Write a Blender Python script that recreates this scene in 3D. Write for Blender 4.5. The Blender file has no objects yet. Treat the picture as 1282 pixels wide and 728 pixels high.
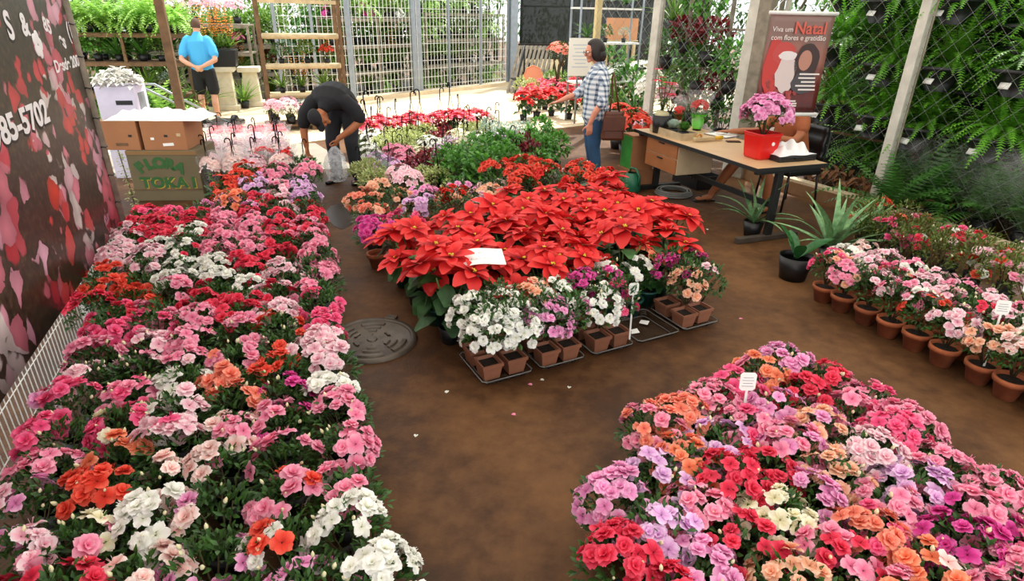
import bpy, bmesh, math, random
from mathutils import Vector, Matrix, Euler, Quaternion
import numpy as np
S = bpy.context.scene
COL = S.collection
PI = math.pi
R = math.radians
# ------------------------------------------------------------------ camera maths (photo pixels -> points of the place)
F = 755.0; CH = 1.95; TH = R(24.7); ROLL = R(1.2); PW, PH = 1282, 728
def ray(px, py):
    x = px - PW/2; y = PH/2 - py
    c, s = math.cos(ROLL), math.sin(ROLL)
    x, y = c*x - s*y, s*x + c*y
    return Vector((x, F*math.cos(TH) + y*math.sin(TH), -F*math.sin(TH) + y*math.cos(TH)))
def at(px, py, z=0.0):
    d = ray(px, py); t = (z - CH)/d.z
    return Vector((d.x*t, d.y*t, z))
def aty(px, py, Y):
    d = ray(px, py); t = Y/d.y
    return Vector((d.x*t, Y, CH + d.z*t))
def proj(p):
    b = p[1]*math.cos(TH) - (p[2]-CH)*math.sin(TH); u = p[1]*math.sin(TH) + (p[2]-CH)*math.cos(TH)
    x = F*p[0]/b; y = F*u/b
    c, s = math.cos(ROLL), math.sin(ROLL)
    return (PW/2 + c*x + s*y, PH/2 + s*x - c*y)
A21 = R(21)
EU = Vector((math.cos(A21), math.sin(A21), 0)); EV = Vector((-math.sin(A21), math.cos(A21), 0))
def uv(u, v, z=0.0): return EU*u + EV*v + Vector((0, 0, z))
def to_uv(p): return (p[0]*EU.x + p[1]*EU.y, p[0]*EV.x + p[1]*EV.y)
A28 = R(28)
CU = Vector((math.cos(A28), math.sin(A28), 0)); CV = Vector((-math.sin(A28), math.cos(A28), 0)); CO = Vector((-.15, 2.87, 0))
def cuv(u, v, z=0.0): return CO + CU*u + CV*v + Vector((0, 0, z))
# ------------------------------------------------------------------ mesh builder
class MB:
    def __init__(s): s.v = []; s.f = []; s.m = []; s.t = []
    def add(s, vs, fs, mi=0, uvs=None):
        b = len(s.v)
        s.v.extend([tuple(p) for p in vs]); s.t.extend(uvs if uvs else [(0.5, 0.5)]*len(vs))
        s.f.extend([tuple(i+b for i in f) for f in fs]); s.m.extend([mi]*len(fs))
        return s
    def box(s, c, size, rot=None, mi=0, taper=1.0):
        x, y, z = size[0]/2, size[1]/2, size[2]/2
        vs = [Vector((sx*x*(taper if sz > 0 else 1), sy*y*(taper if sz > 0 else 1), sz*z)) for sz in (-1, 1) for sy in (-1, 1) for sx in (-1, 1)]
        if rot is not None:
            M = rot if isinstance(rot, Matrix) else Euler(rot).to_matrix()
            vs = [M @ p for p in vs]
        vs = [p + Vector(c) for p in vs]
        return s.add(vs, [(0, 2, 3, 1), (4, 5, 7, 6), (0, 1, 5, 4), (2, 6, 7, 3), (0, 4, 6, 2), (1, 3, 7, 5)], mi)
    def bar(s, a, b, w, h=None, mi=0, up=(0, 0, 1)):
        a = Vector(a); b = Vector(b); d = (b - a); L = d.length
        if L < 1e-6: return s
        d.normalize(); up = Vector(up)
        if abs(d.dot(up)) > .98: up = Vector((0, 1, 0))
        x = d.cross(up).normalized(); z = x.cross(d)
        M = Matrix((x, d, z)).transposed()
        return s.box((a+b)/2, (w, L, h or w), M, mi)
    def lathe(s, prof, seg=16, c=(0, 0, 0), mi=0, cap0=False, cap1=False):
        vs = []; n = len(prof)
        for (r, z) in prof:
            for k in range(seg):
                a = 2*PI*k/seg; vs.append((c[0]+r*math.cos(a), c[1]+r*math.sin(a), c[2]+z))
        fs = [(i*seg+k, i*seg+(k+1) % seg, (i+1)*seg+(k+1) % seg, (i+1)*seg+k) for i in range(n-1) for k in range(seg)]
        if cap0: fs.append(tuple(range(seg-1, -1, -1)))
        if cap1: fs.append(tuple((n-1)*seg+k for k in range(seg)))
        return s.add(vs, fs, mi)
    def tube(s, pts, rad, seg=6, mi=0, ref=None, round_ends=False):
        pts = [Vector(p) for p in pts]
        n = len(pts)
        rad = [rad]*n if not isinstance(rad, (list, tuple)) else list(rad)
        rad = [(r, r) if not isinstance(r, (list, tuple)) else r for r in rad]
        if round_ends:
            d0 = (pts[0]-pts[1]).normalized(); d1 = (pts[-1]-pts[-2]).normalized()
            r0 = min(rad[0]); r1 = min(rad[-1])
            P0 = [(pts[0]+d0*r0*math.sin(a), (rad[0][0]*math.cos(a), rad[0][1]*math.cos(a))) for a in (1.35, .8)]
            P1 = [(pts[-1]+d1*r1*math.sin(a), (rad[-1][0]*math.cos(a), rad[-1][1]*math.cos(a))) for a in (.8, 1.35)]
            pts = [p for p, _ in P0]+pts+[p for p, _ in P1]; rad = [r for _, r in P0]+rad+[r for _, r in P1]; n = len(pts)
        vs = []; px = None
        for i, p in enumerate(pts):
            d = (pts[min(i+1, n-1)] - pts[max(i-1, 0)])
            if d.length < 1e-9: d = Vector((0, 0, 1))
            d.normalize()
            if px is None:
                q = Vector(ref) if ref is not None else (Vector((1, 0, 0)) if abs(d.x) < .8 else Vector((0, 1, 0)))
            else: q = px
            x = (q - d*q.dot(d))
            if x.length < 1e-5: x = d.orthogonal()
            x.normalize(); y = d.cross(x); px = x
            for k in range(seg):
                a = 2*PI*k/seg; vs.append(p + x*(rad[i][0]*math.cos(a)) + y*(rad[i][1]*math.sin(a)))
        fs = [(i*seg+k, i*seg+(k+1) % seg, (i+1)*seg+(k+1) % seg, (i+1)*seg+k) for i in range(n-1) for k in range(seg)]
        fs.append(tuple(range(seg-1, -1, -1))); fs.append(tuple((n-1)*seg+k for k in range(seg)))
        return s.add(vs, fs, mi)
    def ball(s, c, r, seg=12, rings=8, mi=0, fn=None, M=None):
        c = Vector(c); r = r if isinstance(r, (list, tuple)) else (r, r, r)
        vs = []
        def pt(p):
            q = Vector((p.x*r[0], p.y*r[1], p.z*r[2]))
            if fn: q = fn(p, q)
            if M is not None: q = M @ q
            return q + c
        vs.append(pt(Vector((0, 0, -1))))
        for i in range(1, rings):
            th = PI*i/rings - PI/2
            for k in range(seg):
                a = 2*PI*k/seg; vs.append(pt(Vector((math.cos(th)*math.cos(a), math.cos(th)*math.sin(a), math.sin(th)))))
        vs.append(pt(Vector((0, 0, 1))))
        fs = [(0, 1+(k+1) % seg, 1+k) for k in range(seg)]
        fs += [(1+i*seg+k, 1+i*seg+(k+1) % seg, 1+(i+1)*seg+(k+1) % seg, 1+(i+1)*seg+k) for i in range(rings-2) for k in range(seg)]
        l = len(vs)-1; b = 1+(rings-2)*seg
        fs += [(b+k, b+(k+1) % seg, l) for k in range(seg)]
        return s.add(vs, fs, mi)
    def blade(s, base, d, up, L, W, n=4, bend=0.0, fold=0.2, prof=None, mi=0, ruffle=0.0, rnd=None, across=3, cup=0.0):
        """a leaf, petal or blade: a strip along d that bends away from up, folded along its middle"""
        base = Vector(base); d = Vector(d).normalized(); up = Vector(up)
        x = d.cross(up)
        if x.length < 1e-4: x = d.orthogonal()
        x.normalize(); up = x.cross(d).normalized()
        prof = prof or (lambda t: math.sin(PI*min(1, t*.92+.04))**.8)
        vs = []; uvs = []; p = base.copy(); dd = d.copy(); uu = up.copy()
        for i in range(n+1):
            t = i/n; w = W*prof(t)/2
            for k in range(across):
                a = 2*k/(across-1)-1
                q = p + x*(w*a) + uu*(abs(a)*fold*w + cup*w*a*a)
                if ruffle and rnd: q = q + uu*(rnd.uniform(-1, 1)*ruffle*W*t*abs(a)) + dd*(rnd.uniform(-.5, .5)*ruffle*W*t)
                vs.append(q); uvs.append((t, k/(across-1)))
            st = L/n
            q = Quaternion(x, -bend/n)
            dd = q @ dd; uu = q @ uu
            p = p + dd*st
        fs = [(i*across+k, i*across+k+1, (i+1)*across+k+1, (i+1)*across+k) for i in range(n) for k in range(across-1)]
        return s.add(vs, fs, mi, uvs)
    def mesh(s, name, mats, smooth=True):
        me = bpy.data.meshes.new(name)
        me.from_pydata(s.v, [], s.f)
        mats = mats if isinstance(mats, (list, tuple)) else [mats]
        for m in mats: me.materials.append(m)
        if len(mats) > 1: me.polygons.foreach_set('material_index', s.m)
        if smooth: me.polygons.foreach_set('use_smooth', [True]*len(me.polygons))
        ul = me.uv_layers.new(name='UVMap')
        li = np.zeros(len(me.loops), dtype=np.int32); me.loops.foreach_get('vertex_index', li)
        ul.data.foreach_set('uv', np.array(s.t, dtype=np.float32)[li].ravel())
        me.update()
        return me
    def obj(s, name, mats, parent=None, smooth=False, bevel=0.0, loc=None, rot=None):
        o = bpy.data.objects.new(name, s.mesh(name, mats, smooth)); COL.objects.link(o)
        if parent is not None: o.parent = parent
        if loc is not None: o.location = loc
        if rot is not None: o.rotation_euler = rot
        if bevel:
            b = o.modifiers.new('b', 'BEVEL'); b.width = bevel; b.segments = 2; b.limit_method = 'ANGLE'
        return o
def inst(name, me, parent=None, loc=(0, 0, 0), rot=(0, 0, 0), sc=1.0):
    o = bpy.data.objects.new(name, me); COL.objects.link(o)
    if parent is not None: o.parent = parent
    o.location = loc
    if isinstance(rot, Quaternion): o.rotation_mode = 'QUATERNION'; o.rotation_quaternion = rot
    else: o.rotation_euler = rot
    o.scale = sc if isinstance(sc, (tuple, list)) else (sc, sc, sc)
    return o
def tag(o, label=None, cat=None, group=None, kind=None):
    if label: o['label'] = label
    if cat: o['category'] = cat
    if group: o['group'] = group
    if kind: o['kind'] = kind
    return o
def thing(name, label, cat, loc=(0, 0, 0), rz=0.0, group=None):
    o = bpy.data.objects.new(name, None); COL.objects.link(o); o.empty_display_size = .05
    o.location = loc; o.rotation_euler = (0, 0, rz)
    return tag(o, label, cat, group)
def struct(o): o['kind'] = 'structure'; return o
ONES = 'zeroth first second third fourth fifth sixth seventh eighth ninth tenth eleventh twelfth thirteenth fourteenth fifteenth sixteenth seventeenth eighteenth nineteenth twentieth'.split()
def nth(n):
    if n <= 20: return ONES[n]
    if n < 30: return 'twenty-'+ONES[n-20]
    return 'thirtieth' if n == 30 else ('thirty-'+ONES[n-30] if n < 40 else 'fortieth')
def in_poly(x, y, P):
    c = False; j = len(P)-1
    for i in range(len(P)):
        if (P[i][1] > y) != (P[j][1] > y) and x < (P[j][0]-P[i][0])*(y-P[i][1])/(P[j][1]-P[i][1])+P[i][0]: c = not c
        j = i
    return c
# ------------------------------------------------------------------ materials
def lin(c):
    if isinstance(c, str):
        c = c.lstrip('#'); c = [int(c[i:i+2], 16)/255 for i in (0, 2, 4)]
    return tuple(((v/12.92) if v <= .04045 else ((v+.055)/1.055)**2.4) for v in c[:3])+(1.0,)
class NT:
    def __init__(s, name):
        s.m = bpy.data.materials.new(name); s.m.use_nodes = True; s.t = s.m.node_tree; s.n = s.t.nodes; s.l = s.t.links
        s.b = s.n['Principled BSDF']; s.o = s.n['Material Output']
    def node(s, typ, **kw):
        n = s.n.new(typ)
        for k, v in kw.items():
            if k.startswith('i_'):
                key = k[2:]; key = int(key) if key.isdigit() else key.replace('_', ' ')
                n.inputs[key].default_value = v
            else: setattr(n, k, v)
        return n
    def link(s, a, b): s.l.new(a, b)
    def ramp(s, fac, stops):
        r = s.n.new('ShaderNodeValToRGB'); e = r.color_ramp.elements
        while len(e) < len(stops): e.new(.5)
        for i, (p, c) in enumerate(stops): e[i].position = p; e[i].color = c if len(c) == 4 else tuple(c)+(1,)
        s.link(fac, r.inputs[0]); return r.outputs[0]
    def noise(s, scale, detail=3, coord=None, rough=.5):
        t = s.node('ShaderNodeTexNoise'); t.inputs['Scale'].default_value = scale; t.inputs['Detail'].default_value = detail; t.inputs['Roughness'].default_value = rough
        if coord is None:
            coord = s.node('ShaderNodeTexCoord').outputs['Object']
        s.link(coord, t.inputs['Vector']); return t.outputs['Fac']
def mat(name, col, rough=.6, metal=0.0, var=0.0, vscale=8.0, spec=.5, bump=0.0, bscale=60, alpha=1.0, trans=0.0, objvar=0.0, emit=0.0):
    N = NT(name); c = lin(col); b = N.b
    b.inputs['Base Color'].default_value = c; b.inputs['Roughness'].default_value = rough; b.inputs['Metallic'].default_value = metal
    b.inputs['Specular IOR Level'].default_value = spec; b.inputs['Alpha'].default_value = alpha
    out = None
    if var:
        f = N.noise(vscale, 4)
        out = N.ramp(f, [(.3, tuple(max(0, v*(1-var)) for v in c[:3])), (.7, tuple(min(1, v*(1+var)) for v in c[:3]))])
    if objvar:
        oi = N.node('ShaderNodeObjectInfo'); mr = N.node('ShaderNodeMapRange'); mr.inputs[3].default_value = 1-objvar; mr.inputs[4].default_value = 1+objvar
        N.link(oi.outputs['Random'], mr.inputs[0])
        h = N.node('ShaderNodeHueSaturation')
        if out is not None: N.link(out, h.inputs['Color'])
        else: h.inputs['Color'].default_value = c
        N.link(mr.outputs[0], h.inputs['Value']); out = h.outputs[0]
    if out is not None: N.link(out, b.inputs['Base Color'])
    if bump:
        f2 = N.noise(bscale, 4); bp = N.node('ShaderNodeBump'); bp.inputs['Strength'].default_value = bump; bp.inputs['Distance'].default_value = .01
        N.link(f2, bp.inputs['Height']); N.link(bp.outputs[0], b.inputs['Normal'])
    if trans:
        tr = N.node('ShaderNodeBsdfTranslucent'); mx = N.node('ShaderNodeMixShader'); mx.inputs[0].default_value = trans
        if out is not None: N.link(out, tr.inputs['Color'])
        else: tr.inputs['Color'].default_value = c
        N.link(b.outputs[0], mx.inputs[1]); N.link(tr.outputs[0], mx.inputs[2]); N.link(mx.outputs[0], N.o.inputs['Surface'])
    return N.m
def petal_mat(name, throat, mid, edge, trans=.25, objvar=.10):
    N = NT(name); u = N.node('ShaderNodeUVMap'); sx = N.node('ShaderNodeSeparateXYZ'); N.link(u.outputs[0], sx.inputs[0])
    col = N.ramp(sx.outputs[0], [(0.0, lin(throat)), (.45, lin(mid)), (1.0, lin(edge))])
    oi = N.node('ShaderNodeObjectInfo'); mr = N.node('ShaderNodeMapRange'); mr.inputs[3].default_value = 1-objvar; mr.inputs[4].default_value = 1+objvar*.6
    N.link(oi.outputs['Random'], mr.inputs[0])
    h = N.node('ShaderNodeHueSaturation'); N.link(col, h.inputs['Color']); N.link(mr.outputs[0], h.inputs['Value'])
    N.link(h.outputs[0], N.b.inputs['Base Color']); N.b.inputs['Roughness'].default_value = .6; N.b.inputs['Specular IOR Level'].default_value = .25
    tr = N.node('ShaderNodeBsdfTranslucent'); mx = N.node('ShaderNodeMixShader'); mx.inputs[0].default_value = trans
    N.link(h.outputs[0], tr.inputs['Color']); N.link(N.b.outputs[0], mx.inputs[1]); N.link(tr.outputs[0], mx.inputs[2]); N.link(mx.outputs[0], N.o.inputs['Surface'])
    return N.m
def leaf_mat(name, dark, light, rough=.42, trans=.18, vscale=25, objvar=.18, spec=.4):
    N = NT(name)
    f = N.noise(vscale, 2); u = N.node('ShaderNodeUVMap'); sx = N.node('ShaderNodeSeparateXYZ'); N.link(u.outputs[0], sx.inputs[0])
    ad = N.node('ShaderNodeMath', operation='MULTIPLY_ADD'); N.link(sx.outputs[0], ad.inputs[0]); ad.inputs[1].default_value = .25; N.link(f, ad.inputs[2])
    col = N.ramp(ad.outputs[0], [(.35, lin(dark)), (.9, lin(light))])
    oi = N.node('ShaderNodeObjectInfo'); mr = N.node('ShaderNodeMapRange'); mr.inputs[3].default_value = 1-objvar; mr.inputs[4].default_value = 1+objvar
    N.link(oi.outputs['Random'], mr.inputs[0])
    h = N.node('ShaderNodeHueSaturation'); N.link(col, h.inputs['Color']); N.link(mr.outputs[0], h.inputs['Value'])
    N.link(h.outputs[0], N.b.inputs['Base Color']); N.b.inputs['Roughness'].default_value = rough; N.b.inputs['Specular IOR Level'].default_value = spec
    tr = N.node('ShaderNodeBsdfTranslucent'); mx = N.node('ShaderNodeMixShader'); mx.inputs[0].default_value = trans
    N.link(h.outputs[0], tr.inputs['Color']); N.link(N.b.outputs[0], mx.inputs[1]); N.link(tr.outputs[0], mx.inputs[2]); N.link(mx.outputs[0], N.o.inputs['Surface'])
    return N.m
def film_mat(name, col='#ffffff', opac=.25, rough=.15):
    N = NT(name); N.b.inputs['Base Color'].default_value = lin(col); N.b.inputs['Roughness'].default_value = rough
    tp = N.node('ShaderNodeBsdfTransparent'); mx = N.node('ShaderNodeMixShader')
    f = N.noise(14, 3); r = N.ramp(f, [(.35, (opac*.4,)*3), (.7, (min(1, opac*1.8),)*3)])
    N.link(r, mx.inputs[0]); N.link(tp.outputs[0], mx.inputs[1]); N.link(N.b.outputs[0], mx.inputs[2]); N.link(mx.outputs[0], N.o.inputs['Surface'])
    bp = N.node('ShaderNodeBump'); bp.inputs['Strength'].default_value = .8; bp.inputs['Distance'].default_value = .02
    N.link(N.noise(20, 3), bp.inputs['Height']); N.link(bp.outputs[0], N.b.inputs['Normal'])
    return N.m
M = {}
M['leaf'] = leaf_mat('azalea_leaf', '#1d3d17', '#46702c')
M['leaf_light'] = leaf_mat('light_leaf', '#47742a', '#94bb52', trans=.3)
M['leaf_mid'] = leaf_mat('mid_leaf', '#25541d', '#5b9138', trans=.25)
M['leaf_olive'] = leaf_mat('olive_leaf', '#33491a', '#7d8c3c')
M['leaf_poin'] = leaf_mat('poinsettia_leaf', '#1a3f1c', '#3d6e33', rough=.5)
M['leaf_fern'] = leaf_mat('fern_leaf', '#33751a', '#79bd36', trans=.3, rough=.5)
M['leaf_fernlight'] = leaf_mat('pale_fern_leaf', '#5f9a34', '#b4dd6c', trans=.35, rough=.5)
M['leaf_palm'] = leaf_mat('palm_leaf', '#1c4a16', '#5b9440', rough=.35)
M['leaf_aloe'] = leaf_mat('aloe_leaf', '#4f7f52', '#9cc78a', rough=.4, trans=.05)
M['leaf_burg'] = leaf_mat('burgundy_leaf', '#4f1018', '#9c2a36')
M['leaf_varieg'] = leaf_mat('variegated_leaf', '#7c9440', '#dde0a0', trans=.3)
M['leaf_silver'] = leaf_mat('silver_leaf', '#7d9c8c', '#c8dccb', trans=.1)
M['stem'] = mat('stem', '#4c4326', .8)
M['stem_green'] = mat('green_stem', '#4b6b2c', .6)
M['soil'] = mat('soil', '#241a12', .95, var=.5, vscale=40, bump=.8)
M['black_pot'] = mat('black_plastic', '#1c1d1f', .42, var=.2)
M['terra'] = mat('terracotta', '#b0623c', .8, var=.22, vscale=14, objvar=.15, bump=.1)
M['terra_pl'] = mat('terracotta_plastic', '#9c674f', .5, var=.12, objvar=.1)
M['green_pot'] = mat('blue_green_plastic', '#1c5148', .4)
M['white'] = mat('white_paint', '#eceae4', .5, var=.04)
M['white_card'] = mat('white_card', '#f6f5ee', .6)
M['black'] = mat('black_metal', '#17181a', .4, metal=.2)
M['hook'] = mat('hook_wire', '#0c0d0c', .7, spec=.1)
M['steel'] = mat('grey_steel', '#8f98a0', .45, metal=.3, var=.12)
M['wire'] = mat('white_wire', '#e6e7e2', .5)
M['chain'] = mat('galvanised_wire', '#8a8e88', .5, metal=.3)
M['wood_grey'] = mat('weathered_wood', '#8b8272', .8, var=.3, vscale=10, bump=.3)
M['wood_pale'] = mat('pale_wood', '#c9b48b', .7, var=.2, vscale=9, bump=.2)
M['wood_brown'] = mat('brown_wood', '#6d5236', .75, var=.3, vscale=9, bump=.2)
M['cardboard'] = mat('brown_cardboard', '#a6704a', .8, var=.08, vscale=4)
M['cardboard_olive'] = mat('olive_cardboard', '#6d6147', .85, var=.1, vscale=4)
M['stake'] = mat('cane', '#b99f6a', .7)
M['film'] = film_mat('clear_film', '#f8fafc', .14)
M['film_thin'] = film_mat('thin_film', '#ffffff', .04, .05)
PET = {
 'hot pink': ('#c4235a', '#f65289', '#fc82a8'), 'crimson': ('#a3122e', '#e8304f', '#f65a74'), 'coral red': ('#b51f1a', '#ee4634', '#f7705a'),
 'pink': ('#e04a80', '#fa93b4', '#fdbace'), 'pale pink': ('#e87fa0', '#fbc4d2', '#fff0f2'), 'blush': ('#ea8f8c', '#fcd3cc', '#fff4ee'),
 'white': ('#dfe3b8', '#fbfaf2', '#fffefa'), 'cream': ('#d9d28a', '#f6eecb', '#fffbe8'), 'salmon': ('#d64a3c', '#f8876e', '#fcae97'),
 'peach': ('#e2805a', '#fab893', '#fdd6bd'), 'orange': ('#d8512f', '#fb8a62', '#fdb08e'), 'magenta': ('#a11263', '#e23a9a', '#f070ba'),
 'orchid': ('#cf5aa0', '#f59cd0', '#fcc4e4'), 'lilac': ('#c077bd', '#ebb4e6', '#f8d8f4'), 'red': ('#8c0c10', '#da1f20', '#ee4238'),
}
def hexmix(a, b, t):
    f = lambda s: [int(s[i:i+2], 16) for i in (1, 3, 5)]
    return '#'+''.join('%02x' % round(x*(1-t)+y*t) for x, y in zip(f(a), f(b)))
PET = {k: (hexmix(a, b, .55), b, c) for k, (a, b, c) in PET.items()}
PM = {k: petal_mat(k.replace(' ', '_')+'_petal', *v) for k, v in PET.items()}
M['bract'] = petal_mat('poinsettia_bract', '#b3161b', '#e02a2c', '#f04a44', trans=.2, objvar=.14)
M['bract_pink'] = petal_mat('pink_bract', '#c81d38', '#e94860', '#f58092', trans=.25, objvar=.14)
M['yellow'] = mat('yellow_centre', '#d8c23a', .6)
M['bud'] = mat('pale_bud', '#e9e2b6', .6)
# ------------------------------------------------------------------ plant prototypes
rg = random.Random(7)
def flower_mb(seed, double=True, size=1.0):
    r = random.Random(seed); mb = MB()
    oval = lambda t: (math.sin(PI*min(1, .12+t*.82))**.6)*(0.55+.45*min(1, t*2))
    layers = [(5, .037, .043, 16, .55), (5, .031, .037, 36, .5), (4, .021, .026, 60, .3)] if double else [(5, .039, .040, 26, .8)]
    for li, (n, L, W, el, bend) in enumerate(layers):
        a0 = r.uniform(0, 6.28)
        for k in range(n):
            a = a0 + 2*PI*k/n + r.uniform(-.15, .15); e = R(el+r.uniform(-8, 8))
            d = Vector((math.cos(a)*math.cos(e), math.sin(a)*math.cos(e), math.sin(e)))
            up = Vector((-math.cos(a)*math.sin(e), -math.sin(a)*math.sin(e), math.cos(e)))
            mb.blade(d*.003+Vector((0, 0, .002*li)), d, up, L*size*r.uniform(.9, 1.1), W*size*r.uniform(.92, 1.1), 4, bend, .25, oval, ruffle=.15, rnd=r, across=5)
    if not double:
        for k in range(5):
            a = r.uniform(0, 6.28)
            mb.tube([(0, 0, 0), (.006*math.cos(a), .006*math.sin(a), .018), (.010*math.cos(a), .010*math.sin(a), .030)], .0007, 3)
    return mb
FLW = {}
for c, pm in PM.items():
    FLW[c] = [flower_mb(s, s % 3 != 2).mesh('flower_'+c.replace(' ', '_'), pm) for s in range(3)]
bud_me = MB().lathe([(0, 0), (.0035, .003), (.0065, .010), (.005, .017), (0.0005, .024)], 6).mesh('bud', M['bud'])
def dome_foliage(seed, Rr, Hz, cz, n, L, W, mat_, stems=6, zmin=-.35, up=.35, bend=.5, pot_z=.10, nseg=2):
    r = random.Random(seed); mb = MB()
    for k in range(stems):
        a = 2*PI*k/stems+r.uniform(-.4, .4); q = r.uniform(.4, .85)
        mb.tube([(0.01*math.cos(a), .01*math.sin(a), pot_z), (Rr*q*.45*math.cos(a), Rr*q*.45*math.sin(a), (pot_z+cz)/2), (Rr*q*math.cos(a), Rr*q*math.sin(a), cz+Hz*.5*(1-q*.5))], [.005, .004, .0025], 4, 1)
    for k in range(n):
        while True:
            p = Vector((r.gauss(0, 1), r.gauss(0, 1), r.gauss(0, 1))).normalized()
            if p.z > zmin: break
        s = r.uniform(.55, 1.0)**.6*r.uniform(.92, 1.08)
        c = Vector((p.x*Rr*s, p.y*Rr*s, cz+p.z*Hz*s))
        d = (p + Vector((r.gauss(0, .55), r.gauss(0, .55), up+r.gauss(0, .4)))).normalized()
        mb.blade(c, d, Vector((r.gauss(0, .4), r.gauss(0, .4), 1)), L*r.uniform(.7, 1.2), W*r.uniform(.8, 1.15), nseg, bend*r.uniform(.3, 1.4), .3)
    return mb.mesh('foliage', [mat_, M['stem']])
FOL = [dome_foliage(100+i, .135, .125, .215, 300, .034, .015, M['leaf'], up=.45) for i in range(5)]
FOL_OL = [dome_foliage(140+i, .13, .13, .21, 260, .032, .014, M['leaf_olive'], up=.45) for i in range(2)]
def pot_prof(r0, r1, h, t=.005, rim=.0):
    p = [(r0, 0), (r1-(.004 if rim else 0), h-rim)]
    if rim: p += [(r1+.006, h-rim), (r1+.007, h)]
    else: p += [(r1, h)]
    p += [(r1-t, h), (r1-t-.003, h*.80)]
    return p
def round_pot_me(name, r0, r1, h, m, rim=0.0, seg=18):
    return MB().lathe(pot_prof(r0, r1, h, .006, rim), seg, cap0=True).mesh(name, m)
def soil_me(r, z): return MB().lathe([(0.001, z+.004), (r*.6, z+.006), (r, z)], 14).mesh('soil', M['soil'])
POT = {'black': (round_pot_me('pot_black', .055, .075, .115, M['black_pot']), soil_me(.068, .095)),
       'terra': (round_pot_me('pot_terra', .055, .082, .13, M['terra'], .03), soil_me(.074, .108)),
       'green': (round_pot_me('pot_green', .055, .078, .13, M['green_pot'], .02), soil_me(.07, .108)),
       'small': (round_pot_me('pot_small', .05, .065, .10, M['black_pot'], 0, 12), soil_me(.058, .083))}
def square_pot_me():
    mb = MB()
    b0, b1, h = .048, .066, .105
    def ring(b, z): return [(-b, -b, z), (b, -b, z), (b, b, z), (-b, b, z)]
    vs = ring(b0, 0)+ring(b1-.006, h-.022)+ring(b1, h-.022)+ring(b1+.001, h)+ring(b1-.008, h)+ring(b1-.014, h*.75)
    fs = [(3, 2, 1, 0)]+[(i*4+k, i*4+(k+1) % 4, (i+1)*4+(k+1) % 4, (i+1)*4+k) for i in range(5) for k in range(4)]
    mb.add(vs, fs); return mb.mesh('pot_square', M['terra_pl'], smooth=False)
POT['square'] = (square_pot_me(), MB().box((0, 0, .082), (.104, .104, .006)).mesh('soil', M['soil'], False))
UPQ = Vector((0, 0, 1))
def place_flowers(t, r, col, n, Rr, Hz, cz, size=1.0, spread=.95, cluster=True, second=None):
    cents = []
    if cluster:
        for _ in range(max(2, int(n/3.2))):
            th = math.acos(1-r.random()*spread); a = r.uniform(0, 6.28); cents.append((th, a))
    pts = []
    tries = 0
    while len(pts) < n and tries < n*25:
        tries += 1
        if cluster:
            th, a = r.choice(cents)
            p = Vector((math.sin(th)*math.cos(a), math.sin(th)*math.sin(a), math.cos(th))) + Vector((r.gauss(0, .26), r.gauss(0, .26), r.gauss(0, .2)))
            p.normalize()
        else:
            th = math.acos(1-r.random()*spread); a = r.uniform(0, 6.28)
            p = Vector((math.sin(th)*math.cos(a), math.sin(th)*math.sin(a), math.cos(th)))
        if p.z < -.05: continue
        q = Vector((p.x*Rr, p.y*Rr, cz+p.z*Hz))
        if any((q-o).length < .036*size for o in pts): continue
        pts.append(q)
        nrm = (p*1.0 + Vector((r.gauss(0, .25), r.gauss(0, .25), .35))).normalized()
        rot = nrm.to_track_quat('Z', 'Y') @ Quaternion((0, 0, 1), r.uniform(0, 6.28))
        c = col if second is None or r.random() < .75 else second
        inst('flower', r.choice(FLW[c]), t, q*r.uniform(.98, 1.07), rot, size*r.uniform(.85, 1.18))
def azalea(loc, col, label, group=None, n=10, pot='black', seed=0, sc=1.0, cluster=True, size=1.0, fol=None, buds=3, soil=True, spread=.95, lift=0.0, second=None, fs=(1, 1, 1), cat='azalea'):
    r = random.Random(seed*7919+13)
    t = thing('potted_azalea', label, cat, loc, r.uniform(0, 6.28), group)
    pm, sm = POT[pot]
    p = inst('pot', pm, t)
    if pot == 'square': p.rotation_euler.z = -t.rotation_euler.z + A28
    if soil:
        s_ = inst('soil', sm, p)
    f = inst('foliage', r.choice(fol or FOL), t, (0, 0, lift), (0, 0, r.uniform(0, 6.28)), (sc*fs[0]*r.uniform(.92, 1.1), sc*fs[1]*r.uniform(.92, 1.1), fs[2]*r.uniform(.94, 1.08)))
    place_flowers(t, r, col, n, .137*sc, .135*fs[2], .222+lift, size, spread, cluster, second)
    for k in range(buds):
        a = r.uniform(0, 6.28); th = r.uniform(.2, 1.2)
        p = Vector((math.sin(th)*math.cos(a), math.sin(th)*math.sin(a), math.cos(th)))
        inst('bud', bud_me, t, (p.x*.14*sc, p.y*.14*sc, .222+lift+p.z*.14*fs[2]), (p+UPQ*.6).to_track_quat('Z', 'Y'), r.uniform(.8, 1.3))
    return t
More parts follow.
